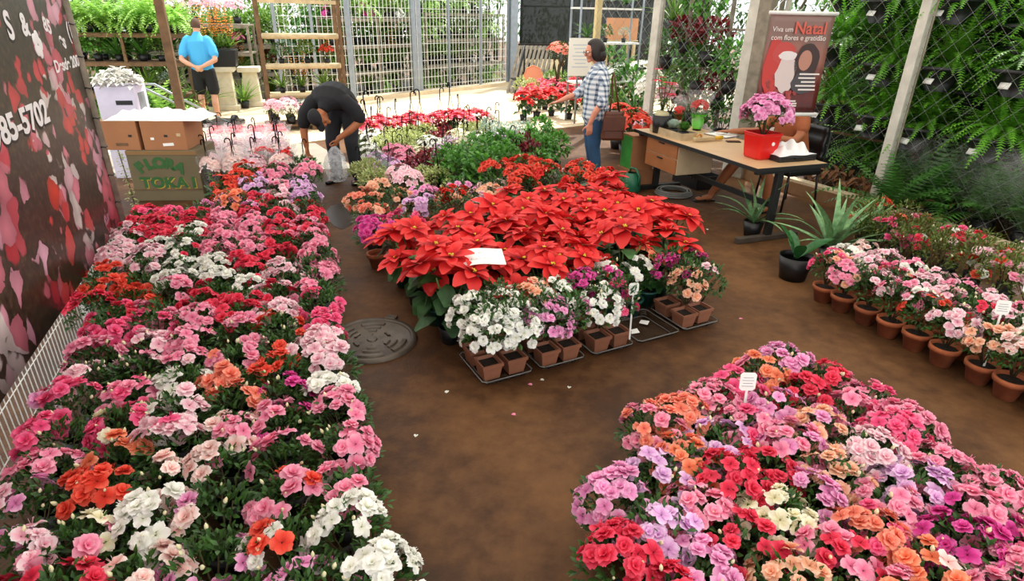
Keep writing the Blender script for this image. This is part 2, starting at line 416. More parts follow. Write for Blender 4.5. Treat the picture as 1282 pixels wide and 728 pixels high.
# ---- poinsettia
def bract_head_me(seed, m, L=.115):
    r = random.Random(seed); mb = MB()
    prof = lambda t: math.sin(PI*min(1, t*.86+.07))**1.15
    for (n, el, LL, WW) in [(6, 4, L, L*.62), (5, 22, L*.82, L*.52), (4, 42, L*.5, L*.32)]:
        a0 = r.uniform(0, 6.28)
        for k in range(n):
            a = a0+2*PI*k/n+r.uniform(-.2, .2); e = R(el+r.uniform(-12, 10))
            d = Vector((math.cos(a)*math.cos(e), math.sin(a)*math.cos(e), math.sin(e)))
            up = Vector((-math.cos(a)*math.sin(e), -math.sin(a)*math.sin(e), math.cos(e)))
            mb.blade(d*.012, d, up, LL*r.uniform(.85, 1.15), WW*r.uniform(.85, 1.1), 5, r.uniform(.2, .75), r.uniform(.1, .35), prof)
    for k in range(6):
        a = r.uniform(0, 6.28); q = r.uniform(.003, .011)
        mb.ball((q*math.cos(a), q*math.sin(a), .014), (.0045, .0045, .006), 6, 4, 1)
    return mb.mesh('bract_head', [m, M['yellow']])
BR = [bract_head_me(i, M['bract']) for i in range(4)]
BRP = [bract_head_me(20+i, M['bract_pink'], .10) for i in range(3)]
def poin_fol_me(seed, n=26):
    r = random.Random(seed); mb = MB()
    for k in range(5):
        a = 2*PI*k/5+r.uniform(-.3, .3)
        mb.tube([(0.01*math.cos(a), .01*math.sin(a), .1), (.05*math.cos(a), .05*math.sin(a), .24), (.10*math.cos(a), .10*math.sin(a), .37)], [.006, .005, .004], 5, 1)
    prof = lambda t: (math.sin(PI*min(1, t*.88+.06))**.9)*(1.0+.18*math.sin(t*14))
    for k in range(n):
        a = r.uniform(0, 6.28); z = r.uniform(.14, .36); q = r.uniform(.02, .09)
        e = R(r.uniform(-25, 25)); d = Vector((math.cos(a)*math.cos(e), math.sin(a)*math.cos(e), math.sin(e)))
        mb.blade((q*math.cos(a), q*math.sin(a), z), d, UPQ, r.uniform(.10, .15), r.uniform(.06, .085), 4, r.uniform(.4, 1.1), .2, prof)
    return mb.mesh('foliage', [M['leaf_poin'], M['stem_green']])
PFOL = [poin_fol_me(60+i) for i in range(3)]
def poinsettia(loc, label, group, seed, heads=5, pot='green', sc=1.0, brs=None, name='potted_poinsettia', soil=True):
    r = random.Random(seed*31+5)
    t = thing(name, label, 'poinsettia', loc, r.uniform(0, 6.28), group)
    pm, sm = POT[pot]; p = inst('pot', pm, t)
    if soil: inst('soil', sm, p)
    inst('foliage', r.choice(PFOL), t, (0, 0, 0), (0, 0, r.uniform(0, 6.28)), sc)
    for k in range(heads):
        if k == 0: q = Vector((r.uniform(-.02, .02), r.uniform(-.02, .02), .43))
        else:
            a = 2*PI*k/(heads-1)+r.uniform(-.3, .3); q = Vector((.125*math.cos(a), .125*math.sin(a), .365+r.uniform(-.07, .05)))
        nrm = (Vector((q.x*1.9+r.gauss(0, .15), q.y*1.9+r.gauss(0, .15), .8)))
        inst('bract_head', r.choice(brs or BR), t, q*sc, nrm.to_track_quat('Z', 'Y') @ Quaternion((0, 0, 1), r.uniform(0, 6.28)), sc*r.uniform(.85, 1.15))
    return t
# ---- other kinds: one mesh of leaves each, shared by the copies
def fern_me(seed, n, L, m, droop=1.6, z0=.12, lw=.05, spread=1.0, leaflets=13, elev=(15, 80)):
    r = random.Random(seed); mb = MB()
    for k in range(n):
        a = r.uniform(0, 6.28); e = R(r.uniform(*elev)); LL = L*r.uniform(.6, 1.1)
        d = Vector((math.cos(a)*math.cos(e)*spread, math.sin(a)*math.cos(e)*spread, math.sin(e))).normalized()
        x = Vector((-math.sin(a), math.cos(a), 0)); bend = droop*r.uniform(.7, 1.3); p = Vector((.02*math.cos(a), .02*math.sin(a), z0)); st = LL/leaflets
        for i in range(leaflets+1):
            t = i/leaflets
            w = lw*(math.sin(PI*(t*.85+.1))**.7)
            nx = p+d*st
            up = x.cross(d)*-1
            for sgn in (-1, 1):
                tip = p + x*(sgn*w) + d*st*.9 - up*w*.15
                mb.add([p, p+d*st*.75, tip], [(0, 1, 2)], 0, [(t, .5), (t, .5), (1, 1)])
            p = nx
            d = (d + Vector((0, 0, -1))*(bend/leaflets)).normalized()
    return mb.mesh('fronds', m)
def blades_me(seed, n, L, W, m, bend=.9, elev=(30, 85), fold=.5, nseg=5, z0=.09, thick=False):
    r = random.Random(seed); mb = MB()
    prof = lambda t: (1-t**2.2)*(.75+.25*min(1, t*5))+.02
    for k in range(n):
        a = k*2.399+r.uniform(-.3, .3); e = R(elev[0]+(elev[1]-elev[0])*((k+.5)/n)+r.uniform(-8, 8))
        d = Vector((math.cos(a)*math.cos(e), math.sin(a)*math.cos(e), math.sin(e)))
        mb.blade((.012*math.cos(a), .012*math.sin(a), z0), d, UPQ if e < 1.3 else Vector((-math.cos(a), -math.sin(a), .2)), L*r.uniform(.75, 1.1), W*r.uniform(.8, 1.1), nseg, bend*r.uniform(.4, 1.2), fold, prof)
    return mb.mesh('leaves', m)
def blossoms_me(seed, col, n, Rr, Hz, cz, size=.6):
    """far plants: the whole bloom as one part"""
    r = random.Random(seed); mb = MB()
    for k in range(n):
        th = math.acos(1-r.random()*.95); a = r.uniform(0, 6.28)
        p = Vector((math.sin(th)*math.cos(a), math.sin(th)*math.sin(a), math.cos(th)))
        c = Vector((p.x*Rr, p.y*Rr, cz+p.z*Hz)); q = (p+Vector((0, 0, .4))).to_track_quat('Z', 'Y')
        a0 = r.uniform(0, 6)
        for j in range(5):
            aa = a0+j*2*PI/5
            d = q @ Vector((math.cos(aa), math.sin(aa), .45))
            mb.blade(c, d, q @ Vector((0, 0, 1)), .036*size*1.6, .034*size*1.6, 2, .5, .2)
    return mb.mesh('blossoms', PM[col] if col in PM else M[col])
def spikes_me(seed, n, m, z0, h, spread=.12):
    r = random.Random(seed); mb = MB()
    for k in range(n):
        a = r.uniform(0, 6.28); q = r.uniform(.1, 1)*spread; b = Vector((q*.3*math.cos(a), q*.3*math.sin(a), z0)); tp = Vector((q*math.cos(a), q*math.sin(a), z0+h*r.uniform(.7, 1.1)))
        mb.tube([b, tp], [.004, .003], 4, 1)
        for j in range(9):
            t = .35+.65*j/8; c = b.lerp(tp, t)
            for sgn in range(3):
                aa = r.uniform(0, 6.28); d = Vector((math.cos(aa), math.sin(aa), .7))
                mb.blade(c, d, UPQ, .055*(1.2-t*.6), .022, 2, .2, .3)
    return mb.mesh('flower_spikes', [m, M['stem_green']])
M['orange_spike'] = petal_mat('orange_spike', '#e07d2a', '#f7a24c', '#fbc07e')
PROTO = {}
KN = {'bushy': 'leafy plant', 'bushy light': 'pale leafy plant', 'variegated': 'variegated plant', 'burgundy': 'burgundy plant', 'silver': 'silvery plant', 'ferny': 'bright leafy plant', 'fern': 'pale fern', 'spiky': 'bladed plant', 'spiky dark': 'dark bladed plant', 'bromeliad': 'orange bromeliad', 'white bloom': 'white flowering plant', 'cream bloom': 'cream flowering plant', 'lilac bloom': 'lilac flowering plant', 'pink bloom': 'pink flowering plant', 'pale pink bloom': 'pale pink flowering plant', 'red bloom': 'red flowering plant', 'magenta bloom': 'magenta orchid', 'white orchid': 'white orchid', 'pink star': 'pink star flower'}
M['leaf_bright'] = leaf_mat('bright_leaf', '#2c6420', '#70ad45', trans=.3)
def proto(k):
    if k in PROTO: return PROTO[k]
    P = {'bushy': lambda: [('foliage', dome_foliage(201, .17, .17, .24, 240, .06, .03, M['leaf_mid'], nseg=2))],
         'bushy light': lambda: [('foliage', dome_foliage(202, .18, .16, .24, 240, .06, .028, M['leaf_light']))],
         'variegated': lambda: [('foliage', dome_foliage(203, .15, .13, .21, 230, .045, .024, M['leaf_varieg']))],
         'burgundy': lambda: [('foliage', dome_foliage(204, .15, .14, .21, 200, .055, .032, M['leaf_burg']))],
         'silver': lambda: [('foliage', dome_foliage(205, .15, .13, .21, 260, .035, .015, M['leaf_silver']))],
         'ferny': lambda: [('foliage', dome_foliage(206, .16, .21, .26, 170, .085, .042, M['leaf_bright'], nseg=3, bend=.9, up=.1))],
         'fern': lambda: [('fronds', fern_me(207, 80, .42, M['leaf_fernlight'], 1.9, .12, .04, leaflets=10))],
         'spiky': lambda: [('leaves', blades_me(208, 26, .46, .035, M['leaf_light'], .8))],
         'spiky dark': lambda: [('leaves', blades_me(209, 24, .5, .045, M['leaf_mid'], .9))],
         'bromeliad': lambda: [('leaves', blades_me(210, 22, .36, .035, M['leaf_light'], .8)), ('flower_spikes', spikes_me(211, 9, M['orange_spike'], .12, .6, .2))],
         'white bloom': lambda: [('foliage', dome_foliage(212, .14, .12, .2, 170, .035, .016, M['leaf_olive'])), ('blossoms', blossoms_me(213, 'white', 55, .15, .13, .22, .5))],
         'cream bloom': lambda: [('foliage', dome_foliage(214, .14, .12, .2, 170, .035, .016, M['leaf_varieg'])), ('blossoms', blossoms_me(215, 'cream', 40, .15, .13, .22, .5))],
         'lilac bloom': lambda: [('foliage', dome_foliage(216, .14, .12, .2, 190, .035, .014, M['leaf_silver'])), ('blossoms', blossoms_me(217, 'lilac', 40, .15, .13, .22, .45))],
         'pink bloom': lambda: [('foliage', dome_foliage(218, .14, .12, .2, 170, .035, .016, M['leaf'])), ('blossoms', blossoms_me(219, 'pink', 45, .15, .13, .22, .6))],
         'pale pink bloom': lambda: [('foliage', dome_foliage(220, .14, .12, .2, 120, .035, .016, M['leaf_light'])), ('blossoms', blossoms_me(221, 'pale pink', 60, .16, .15, .24, .75))],
         'red bloom': lambda: [('foliage', dome_foliage(222, .16, .15, .22, 190, .04, .02, M['leaf'])), ('blossoms', blossoms_me(223, 'coral red', 50, .17, .16, .24, .7))],
         'magenta bloom': lambda: [('leaves', blades_me(224, 9, .24, .05, M['leaf_mid'], 1.1)), ('blossoms', blossoms_me(225, 'magenta', 22, .13, .16, .42, .8))],
         'white orchid': lambda: [('leaves', blades_me(226, 9, .24, .05, M['leaf_mid'], 1.1)), ('blossoms', blossoms_me(227, 'white', 24, .13, .16, .42, .8))],
         'pink star': lambda: [('foliage', PFOL[0]), ('bract_heads', None)],
         }[k]()
    PROTO[k] = P; return P
def plant(k, loc, label, group=None, sc=1.0, pot='small', seed=0, cat='plant', hook=False, name=None):
    r = random.Random(seed*17+3)
    nm = name or 'potted_'+KN[k].replace(' ', '_').replace('-', '_')
    t = thing(nm, label, cat, loc, r.uniform(0, 6.28), group)
    t.scale = (sc, sc, sc)
    if pot: inst('pot', POT[pot][0], t)
    if k == 'pink star':
        inst('foliage', PFOL[seed % 3], t, (0, 0, -.06), (0, 0, 0), .8)
        for j in range(4):
            a = j*1.7+r.random(); inst('bract_head', r.choice(BRP), t, (.09*math.cos(a) if j else 0, .09*math.sin(a) if j else 0, .27 + (.03 if not j else 0)), Vector((.3*math.cos(a) if j else 0, .3*math.sin(a) if j else 0, 1)).to_track_quat('Z', 'Y'), .85)
    else:
        for pn, me in proto(k): inst(pn, me, t, (0, 0, 0), (0, 0, 0), (1, 1, r.uniform(.9, 1.12)))
    if hook: inst('hanging_hook', HOOK, t, (0, 0, 0), (0, 0, r.uniform(0, 6.28)), (1, 1, r.uniform(.85, 1.1)))
    return t
hk = MB()
for k in range(3):
    a = 2*PI*k/3; hk.tube([(.06*math.cos(a), .06*math.sin(a), .10), (.03*math.cos(a), .03*math.sin(a), .34), (0, 0, .47)], .0028, 4)
hk.tube([(0, 0, .46), (0, 0, .54)]+[(.028-.028*math.cos(b), 0, .54+.032*math.sin(b)) for b in (0.6, 1.2, 1.8, 2.4, 3.0, 3.6)], .0062, 5)
HOOK = hk.mesh('hanging_hook', M['hook'])
# ------------------------------------------------------------------ the setting
def floor_mat():
    N = NT('brown_floor'); tc = N.node('ShaderNodeTexCoord').outputs['Object']
    f1 = N.noise(.7, 5, tc, .6); f2 = N.noise(9, 5, tc, .65); f3 = N.noise(70, 3, tc)
    a = N.node('ShaderNodeMath', operation='MULTIPLY_ADD'); N.link(f2, a.inputs[0]); a.inputs[1].default_value = .35; N.link(f1, a.inputs[2])
    col = N.ramp(a.outputs[0], [(.40, lin('#2a1a0e')), (.60, lin('#462c18')), (.84, lin('#745030'))])
    N.link(col, N.b.inputs['Base Color'])
    rr = N.node('ShaderNodeMapRange'); rr.inputs[1].default_value = .35; rr.inputs[2].default_value = .7; rr.inputs[3].default_value = .5; rr.inputs[4].default_value = .75; N.b.inputs['Specular IOR Level'].default_value = .22
    N.link(f1, rr.inputs[0]); N.link(rr.outputs[0], N.b.inputs['Roughness'])
    m = N.node('ShaderNodeMath', operation='MULTIPLY_ADD'); N.link(f3, m.inputs[0]); m.inputs[1].default_value = .3; N.link(f2, m.inputs[2])
    bp = N.node('ShaderNodeBump'); bp.inputs['Strength'].default_value = .35; bp.inputs['Distance'].default_value = .02
    N.link(m.outputs[0], bp.inputs['Height']); N.link(bp.outputs[0], N.b.inputs['Normal'])
    return N.m
M['floor'] = floor_mat()
M['concrete'] = mat('pale_concrete', '#d8c4a2', .8, var=.12, vscale=2.5, bump=.2)
M['concrete_grey'] = mat('grey_concrete', '#8f8779', .7, var=.15, vscale=2.5, bump=.2)
fl = struct(MB().add([(-30, -6, 0), (30, -6, 0), (30, 50, 0), (-30, 50, 0)], [(0, 1, 2, 3)]).obj('floor', M['floor']))
def slab(name, P, z, m):
    n = len(P); vs = [(p[0], p[1], z) for p in P]+[(p[0], p[1], -.02) for p in P]
    fs = [tuple(range(n))]+[(i, n+i, n+(i+1) % n, (i+1) % n) for i in range(n)]
    return struct(MB().add(vs, fs).obj(name, m))
V3 = lambda x, y: Vector((x, y, 0))
slab('path_grey', [uv(-4.5, 9.0), uv(.9, 8.3), uv(.5, 10.2), uv(-4.5, 10.6)], .008, M['concrete_grey'])
slab('path', [uv(-14, 10.3), uv(-.3, 10.0), uv(2.2, 11.1), uv(4.6, 10.4), uv(10, 12), V3(9.5, 20.5), V3(.2, 19.9), V3(-4.4, 14.6), V3(-5.2, 13.5), V3(-13, 12.2)], .012, M['concrete'])
# wet patch and manhole
wet = NT('water'); wet.b.inputs['Base Color'].default_value = lin('#2a1d13'); wet.b.inputs['Roughness'].default_value = .3; wet.b.inputs['Specular IOR Level'].default_value = .22
def blob(name, c, pts, z, m, seed=1):
    r = random.Random(seed); n = len(pts)
    vs = [(c[0], c[1], z)]
    for i in range(n*4):
        a = pts[i//4]; b = pts[(i//4+1) % n]; t = (i % 4)/4
        vs.append((a[0]*(1-t)+b[0]*t+r.uniform(-.006, .006), a[1]*(1-t)+b[1]*t+r.uniform(-.01, .01), z))
    return MB().add(vs, [(0, 1+i, 1+(i+1) % (n*4)) for i in range(n*4)]).obj(name, m)
pc = at(425, 268)
tag(blob('puddle', pc, [at(*p) for p in [(408, 266), (414, 258), (424, 255), (434, 258), (441, 265), (443, 274), (438, 283), (428, 288), (418, 283), (410, 275)]], .003, wet.m), 'small dark puddle of water on the brown floor between the flower beds', 'puddle')
M['iron'] = mat('cast_iron', '#5a5046', .5, metal=.45, var=.3, vscale=9, bump=.25)
mh = thing('manhole_cover', 'round cast iron manhole cover with raised bars in the brown floor', 'manhole cover', at(466, 427), R(10))
MB().lathe([(.001, .010), (.245, .010), (.25, .016)], 48).obj('cover_plate', M['iron'], mh, True)
MB().lathe([(.25, .004), (.25, .018), (.262, .022), (.285, .022), (.29, 0)], 48).obj('frame_ring', M['iron'], mh, True)
mb = MB()
for s in range(6):
    a0 = s*PI/3
    for (r0, r1) in [(.055, .085), (.10, .125), (.145, .17), (.19, .228)]:
        if s % 3 == 0 and r0 > .12: continue
        n = 6; g = .03/r0; vs = []
        for i in range(n+1):
            a = a0+g+(PI/3-2*g)*i/n
            for rr, z in ((r0, .010), (r0+.006, .019), (r1-.006, .019), (r1, .010)): vs.append((rr*math.cos(a), rr*math.sin(a), z))
        mb.add(vs, [(i*4+k, i*4+k+1, (i+1)*4+k+1, (i+1)*4+k) for i in range(n) for k in range(3)])
mb.lathe([(.001, .02), (.03, .018), (.035, .010)], 12)
mb.obj('raised_bars', M['iron'], mh)
MB().lathe([(.001, .0165), (.02, .0165)], 12, c=(-.12, -.2, 0)).obj('lifting_hole', M['black_pot'], mh)
MB().box((.12, .285, .014), (.075, .06, .022), (0, 0, -.4)).obj('hinge_lug', M['iron'], mh, bevel=.005)
# ------------------------------------------------------------------ left fence, printed banner
FU = -1.365
def on_fence(u_off=0.0): pass
fence = thing('wire_fence', 'white wire mesh fence panel under the big printed banner, left bed side', 'fence', uv(FU, 0), A21)
# local axes of the fence: x across (EU), y along (EV)
mb = MB()
for i in range(int(5.3/.05)):
    y = .2+i*.05
    mb.tube([(0, y, .04), (0, y, 1.0)], .003, 4)
for z in (.05, .25, .5, .75, 1.0): mb.tube([(0.004, .2, z), (0.004, 5.5, z)], .0032, 4)
mb.obj('wire_mesh', M['wire'], fence)
for y in (1.0, 2.75, 4.45, 5.5):
    q = MB().box((-.03, y+.0, .55), (.05, .07, 1.1)).obj('post', M['white'], fence, bevel=.004)
def banner_mat():
    N = NT('printed_flower_banner'); co = N.node('ShaderNodeTexCoord').outputs['Object']
    def noise(sc, det=3, src=co):
        t = N.node('ShaderNodeTexNoise'); t.inputs['Scale'].default_value = sc; t.inputs['Detail'].default_value = det; N.link(src, t.inputs['Vector']); return t
    def wob(sc, amt):
        w_ = noise(sc, 3); m_ = N.node('ShaderNodeMix', data_type='VECTOR'); m_.inputs[0].default_value = amt; N.link(co, m_.inputs[4]); N.link(w_.outputs['Color'], m_.inputs[5]); return m_.outputs[1]
    v1 = N.node('ShaderNodeTexVoronoi'); v1.inputs['Scale'].default_value = 7.5; N.link(wob(6, .12), v1.inputs['Vector'])
    v2 = N.node('ShaderNodeTexVoronoi'); v2.inputs['Scale'].default_value = 1.9; N.link(wob(2.5, .25), v2.inputs['Vector'])
    c1 = N.node('ShaderNodeSeparateColor'); N.link(v1.outputs['Color'], c1.inputs[0]); c2 = N.node('ShaderNodeSeparateColor'); N.link(v2.outputs['Color'], c2.inputs[0])
    tone = N.node('ShaderNodeMath', operation='MULTIPLY_ADD'); N.link(c1.outputs[0], tone.inputs[0]); tone.inputs[1].default_value = .22; N.link(c2.outputs[0], tone.inputs[2])
    flo = N.ramp(tone.outputs[0], [(.1, lin('#e2708c')), (.3, lin('#c8303c')), (.45, lin('#efb6cc')), (.62, lin('#d9485a')), (.8, lin('#d8402c')), (.95, lin('#e8a0b8')), (1.1, lin('#e4d8d4'))])
    shade = N.node('ShaderNodeMapRange'); shade.inputs[1].default_value = .0; shade.inputs[2].default_value = .75; shade.inputs[3].default_value = 1.0; shade.inputs[4].default_value = .55
    N.link(v1.outputs['Distance'], shade.inputs[0])
    hs_ = N.node('ShaderNodeHueSaturation'); N.link(flo, hs_.inputs['Color']); N.link(shade.outputs[0], hs_.inputs['Value'])
    big = noise(2.1, 4); m2 = N.node('ShaderNodeMath', operation='MULTIPLY_ADD'); N.link(c1.outputs[1], m2.inputs[0]); m2.inputs[1].default_value = .30; N.link(big.outputs['Fac'], m2.inputs[2])
    m3 = N.node('ShaderNodeMath', operation='MULTIPLY_ADD'); N.link(v1.outputs['Distance'], m3.inputs[0]); m3.inputs[1].default_value = -.22; N.link(m2.outputs[0], m3.inputs[2])
    mask = N.ramp(m3.outputs[0], [(.555, (0, 0, 0, 1)), (.585, (1, 1, 1, 1))])
    fine = noise(22, 5); dark = N.ramp(fine.outputs['Fac'], [(.3, lin('#1b1812')), (.55, lin('#382f22')), (.75, lin('#5b4a38'))])
    mx = N.node('ShaderNodeMix', data_type='RGBA'); N.link(mask, mx.inputs[0]); N.link(dark, mx.inputs[6]); N.link(hs_.outputs[0], mx.inputs[7])
    N.link(mx.outputs[2], N.b.inputs['Base Color']); N.b.inputs['Roughness'].default_value = .38
    return N.m
BU = .04
ban = thing('printed_banner', 'big vinyl banner printed with pink and red azaleas, hung along the left fence', 'banner', uv(FU+BU, 0), A21)
Y0, Y1, Z0, Z1 = .0, 5.55, .33, 2.7
mb = MB(); n = 24
vs = []; us = []
for i in range(n+1):
    y = Y0+(Y1-Y0)*i/n
    for j in range(9):
        z = Z0+(Z1-Z0)*j/8; vs.append((.0015*math.sin(y*5+z)*math.sin(z*2), y, z)); us.append((i/n, j/8))
mb.add(vs, [(i*9+j, i*9+j+1, (i+1)*9+j+1, (i+1)*9+j) for i in range(n) for j in range(8)], 0, us)
sheet = mb.obj('sheet', banner_mat(), ban, True)
so = sheet.modifiers.new('s', 'SOLIDIFY'); so.thickness = .002
M['banner_ink'] = mat('white_ink', '#f1efef', .5)
M['banner_edge'] = mat('black_ink', '#1b1614', .5)
def text(body, parent, m, size, loc, rot, sx=1.0, name='lettering', ext=.0005, align='LEFT', bold=.0):
    cu = bpy.data.curves.new(name, 'FONT'); cu.body = body; cu.size = size; cu.extrude = ext; cu.align_x = align; cu.offset = bold
    tmp = bpy.data.objects.new(name, cu); COL.objects.link(tmp)
    dg = bpy.context.evaluated_depsgraph_get(); me = bpy.data.meshes.new_from_object(tmp.evaluated_get(dg)); bpy.data.objects.remove(tmp)
    me.name = name; me.materials.clear(); me.materials.append(m)
    o = bpy.data.objects.new(name, me); COL.objects.link(o); o.parent = parent; o.location = loc; o.rotation_euler = rot; o.scale = (sx, 1, 1)
    return o
TR = (PI/2, 0, PI/2)
yo = (uv(FU, 0)-Vector((-2.15, 1.8, 0))).length
def bs(s): return to_uv(Vector((-2.15, 1.8, 0)))[1] + s
for m_, dx, dz, bo in ((M['banner_edge'], .003, -.010, .012), (M['banner_ink'], .005, 0, .006)):
    text('985-5702', ban, m_, .185, (dx, bs(1.22), 1.295+dz), TR, 1.28, bold=bo)
    text('S', ban, m_, .2, (dx, bs(1.86), 1.77+dz), TR, 1.0, bold=bo)
text('Desde 2002', ban, M['banner_ink'], .105, (.005, bs(2.50), 1.54), TR, 1.3, bold=.003)
text('&', ban, M['banner_ink'], .17, (.005, bs(2.1), 1.78), TR, 1.1, bold=.006)
text('85', ban, M['banner_ink'], .12, (.005, bs(2.5), 1.80), (PI/2, .25, PI/2), 1.2, bold=.004)
text('es', ban, M['banner_ink'], .13, (.005, bs(2.75), 1.70), (PI/2, .25, PI/2), 1.2, bold=.004)
text('(13)', ban, M['banner_ink'], .15, (.005, bs(3.0), 1.73), TR, 1.1, bold=.003)
mb = MB()
for k in range(5):
    a = 2*PI*k/5; mb.ball((.004, bs(2.3)+.045*math.cos(a), 1.72+.045*math.sin(a)), (.003, .04, .04), 10, 6)
mb.obj('emblem', M['banner_ink'], ban, True)
mb = MB(); mb.tube([(0, 5.58, 0), (0, 5.58, 3.2)], .035, 10)
bp_ = mb.obj('banner_pole', M['wood_grey'], None, True); bp_.location = uv(FU+BU, 0); bp_.rotation_euler.z = A21
tag(bp_, 'weathered grey pole at the edge of the printed banner beside the cardboard boxes', 'pole')
mb = MB()
for z in [.5+.22*i for i in range(10)]:
    mb.tube([(.038*math.cos(a), 5.58+.038*math.sin(a), z+.004*math.sin(a*3)) for a in [2*PI*k/10 for k in range(11)]], .0045, 4)
    mb.tube([(.0, 5.545, z), (.01, 5.51, z)], .003, 4)
tie = mb.obj('cable_ties', M['black'], bp_)
# ------------------------------------------------------------------ colour notes of the beds: where in the photo which colour grows
LC = '''240,245 hot pink;200,255 hot pink;195,270 crimson;230,270 crimson;270,255 pink;150,315 pale pink;175,310 pale pink;200,312 white;230,300 white;250,285 white;285,305 peach;270,290 pink;310,285 pink;255,330 white;290,340 white;330,345 pale pink;360,340 pale pink;385,345 pink;400,370 hot pink;415,385 hot pink;140,345 coral red;160,345 coral red;120,365 crimson;220,370 pink;255,355 crimson;260,375 crimson;290,370 crimson;250,400 pink;105,400 hot pink;160,400 hot pink;85,435 coral red;125,440 pink;20,455 orchid;35,480 orchid;200,425 pale pink;240,420 pink;190,450 pale pink;130,465 pale pink;155,475 pink;50,515 hot pink;120,495 hot pink;120,530 cream;135,550 orange;160,500 hot pink;180,490 hot pink;175,515 hot pink;210,515 pale pink;235,485 white;225,470 white;260,500 blush;280,470 salmon;300,465 pink;325,475 magenta;340,530 pink;360,510 pink;375,550 pink;330,560 pink;290,540 pink;395,595 pink;350,600 pink;450,560 pink;440,480 pink;350,430 coral red;420,390 pink;300,400 pink;230,595 hot pink;205,580 blush;260,590 blush;170,585 coral red;100,590 coral red;80,590 coral red;40,560 pink;10,590 orchid;30,660 pale pink;80,665 cream;130,690 blush;165,690 blush;110,655 pink;250,690 orchid;290,655 orchid;330,655 coral red;310,690 coral red;350,715 orchid;390,690 white;470,670 white;430,710 white;500,715 white;40,700 crimson;200,640 white;250,225 coral red;290,218 coral red;320,222 lilac;345,205 pink;385,205 pink;375,230 lilac;300,245 orchid;320,245 crimson;370,265 crimson;375,280 pink;390,300 pink;350,300 crimson;320,320 crimson;360,245 pale pink;230,215 coral red;260,250 orchid;380,430 pale pink;400,470 white;420,520 pink'''
RC = '''975,415 orchid;940,420 pink;870,445 salmon;920,435 orange;945,440 orange;895,470 pink;860,465 salmon;880,480 pink;810,465 lilac;825,480 white;770,495 orchid;850,520 salmon;830,530 pink;815,550 pink;870,575 orange;885,595 orange;930,485 hot pink;970,500 orchid;960,530 pink;980,530 pink;910,510 lilac;915,560 lilac;1010,525 orchid;990,470 crimson;1030,470 crimson;1000,495 peach;1045,520 peach;1060,470 pink;1080,490 pink;1055,545 pale pink;1110,555 pale pink;1125,495 hot pink;1115,525 hot pink;1140,550 crimson;1150,535 pink;1175,510 blush;1195,535 blush;1220,550 blush;1190,575 pink;1215,590 orchid;1240,610 pink;1150,600 lilac;950,550 crimson;970,590 crimson;950,605 crimson;1010,575 blush;1040,590 peach;1055,600 peach;1090,605 peach;1020,600 orchid;1015,580 blush;920,590 crimson;935,575 orange;850,595 lilac;770,625 orchid;805,620 pink;820,655 lilac;865,635 pink;865,675 orange;900,660 hot pink;920,625 crimson;945,640 crimson;945,625 cream;975,650 cream;1005,655 cream;1040,630 magenta;1065,645 hot pink;1100,650 salmon;1060,670 crimson;1115,680 orange;1160,690 orange;1180,710 orange;1130,665 pink;1135,630 pink;1195,650 orchid;1195,665 orchid;1230,660 magenta;1250,705 orchid;1270,710 pink;1190,690 blush;1225,690 cream;735,660 cream;760,700 crimson;800,705 hot pink;810,690 hot pink;850,710 crimson;895,700 orchid;930,690 crimson;965,690 peach;955,715 orange;1000,715 peach;1020,685 lilac;1050,710 pink;1075,700 pink;1110,715 pink;1270,610 pink;1275,640 hot pink'''
def notes(s):
    o = []
    for e in s.split(';'):
        p, c = e.strip().split(' ', 1); x, y = p.split(','); o.append((float(x), float(y), c))
    return o
LCN, RCN = notes(LC), notes(RC)
def colour_at(p, N, z=.36):
    x, y = proj((p.x, p.y, z))
    ds = sorted(((a-x)**2+(b-y)**2, c) for a, b, c in N)
    sec = next((c for d, c in ds[1:] if c != ds[0][1]), None)
    return ds[0][1], sec
# ---- left bed
SPL = .232
rows = 24
for i in range(rows):
    v = 1.22+i*SPL
    cols = 7
    for j in range(cols):
        r = random.Random(1000+i*20+j)
        u = .07 - j*SPL*.965 + (.05 if v > 4 else 0) + (.12 if v < 1.3 else .05 if v < 1.5 else -.02 if v < 1.8 else 0)
        if u < FU+.13: continue
        if v > 6.05 and u < -.62: continue
        p = uv(u+r.uniform(-.02, .02), v+r.uniform(-.02, .02))
        if p.y < 1.02: continue
        col, sec = colour_at(p, LCN)
        far = v > 4.2
        n = r.choice([8, 10, 11, 13]) if not far else r.choice([13, 15, 17])
        if col in ('pink', 'hot pink', 'crimson', 'white', 'pale pink'): n += 4
        lab = '%s azalea of the banner bed, %s row from the camera, %s from the aisle' % (col, nth(i+1), nth(j+1))
        azalea(p, col, lab, 'potted azaleas of the left bed', n, 'black', 1000+i*20+j, 1.0 if not far else 1.05, True, .98 if not far else .9, None, 4 if v < 3.5 else 0, soil=False, lift=r.uniform(-.02, .02), second=sec if r.random() < .2 else None)
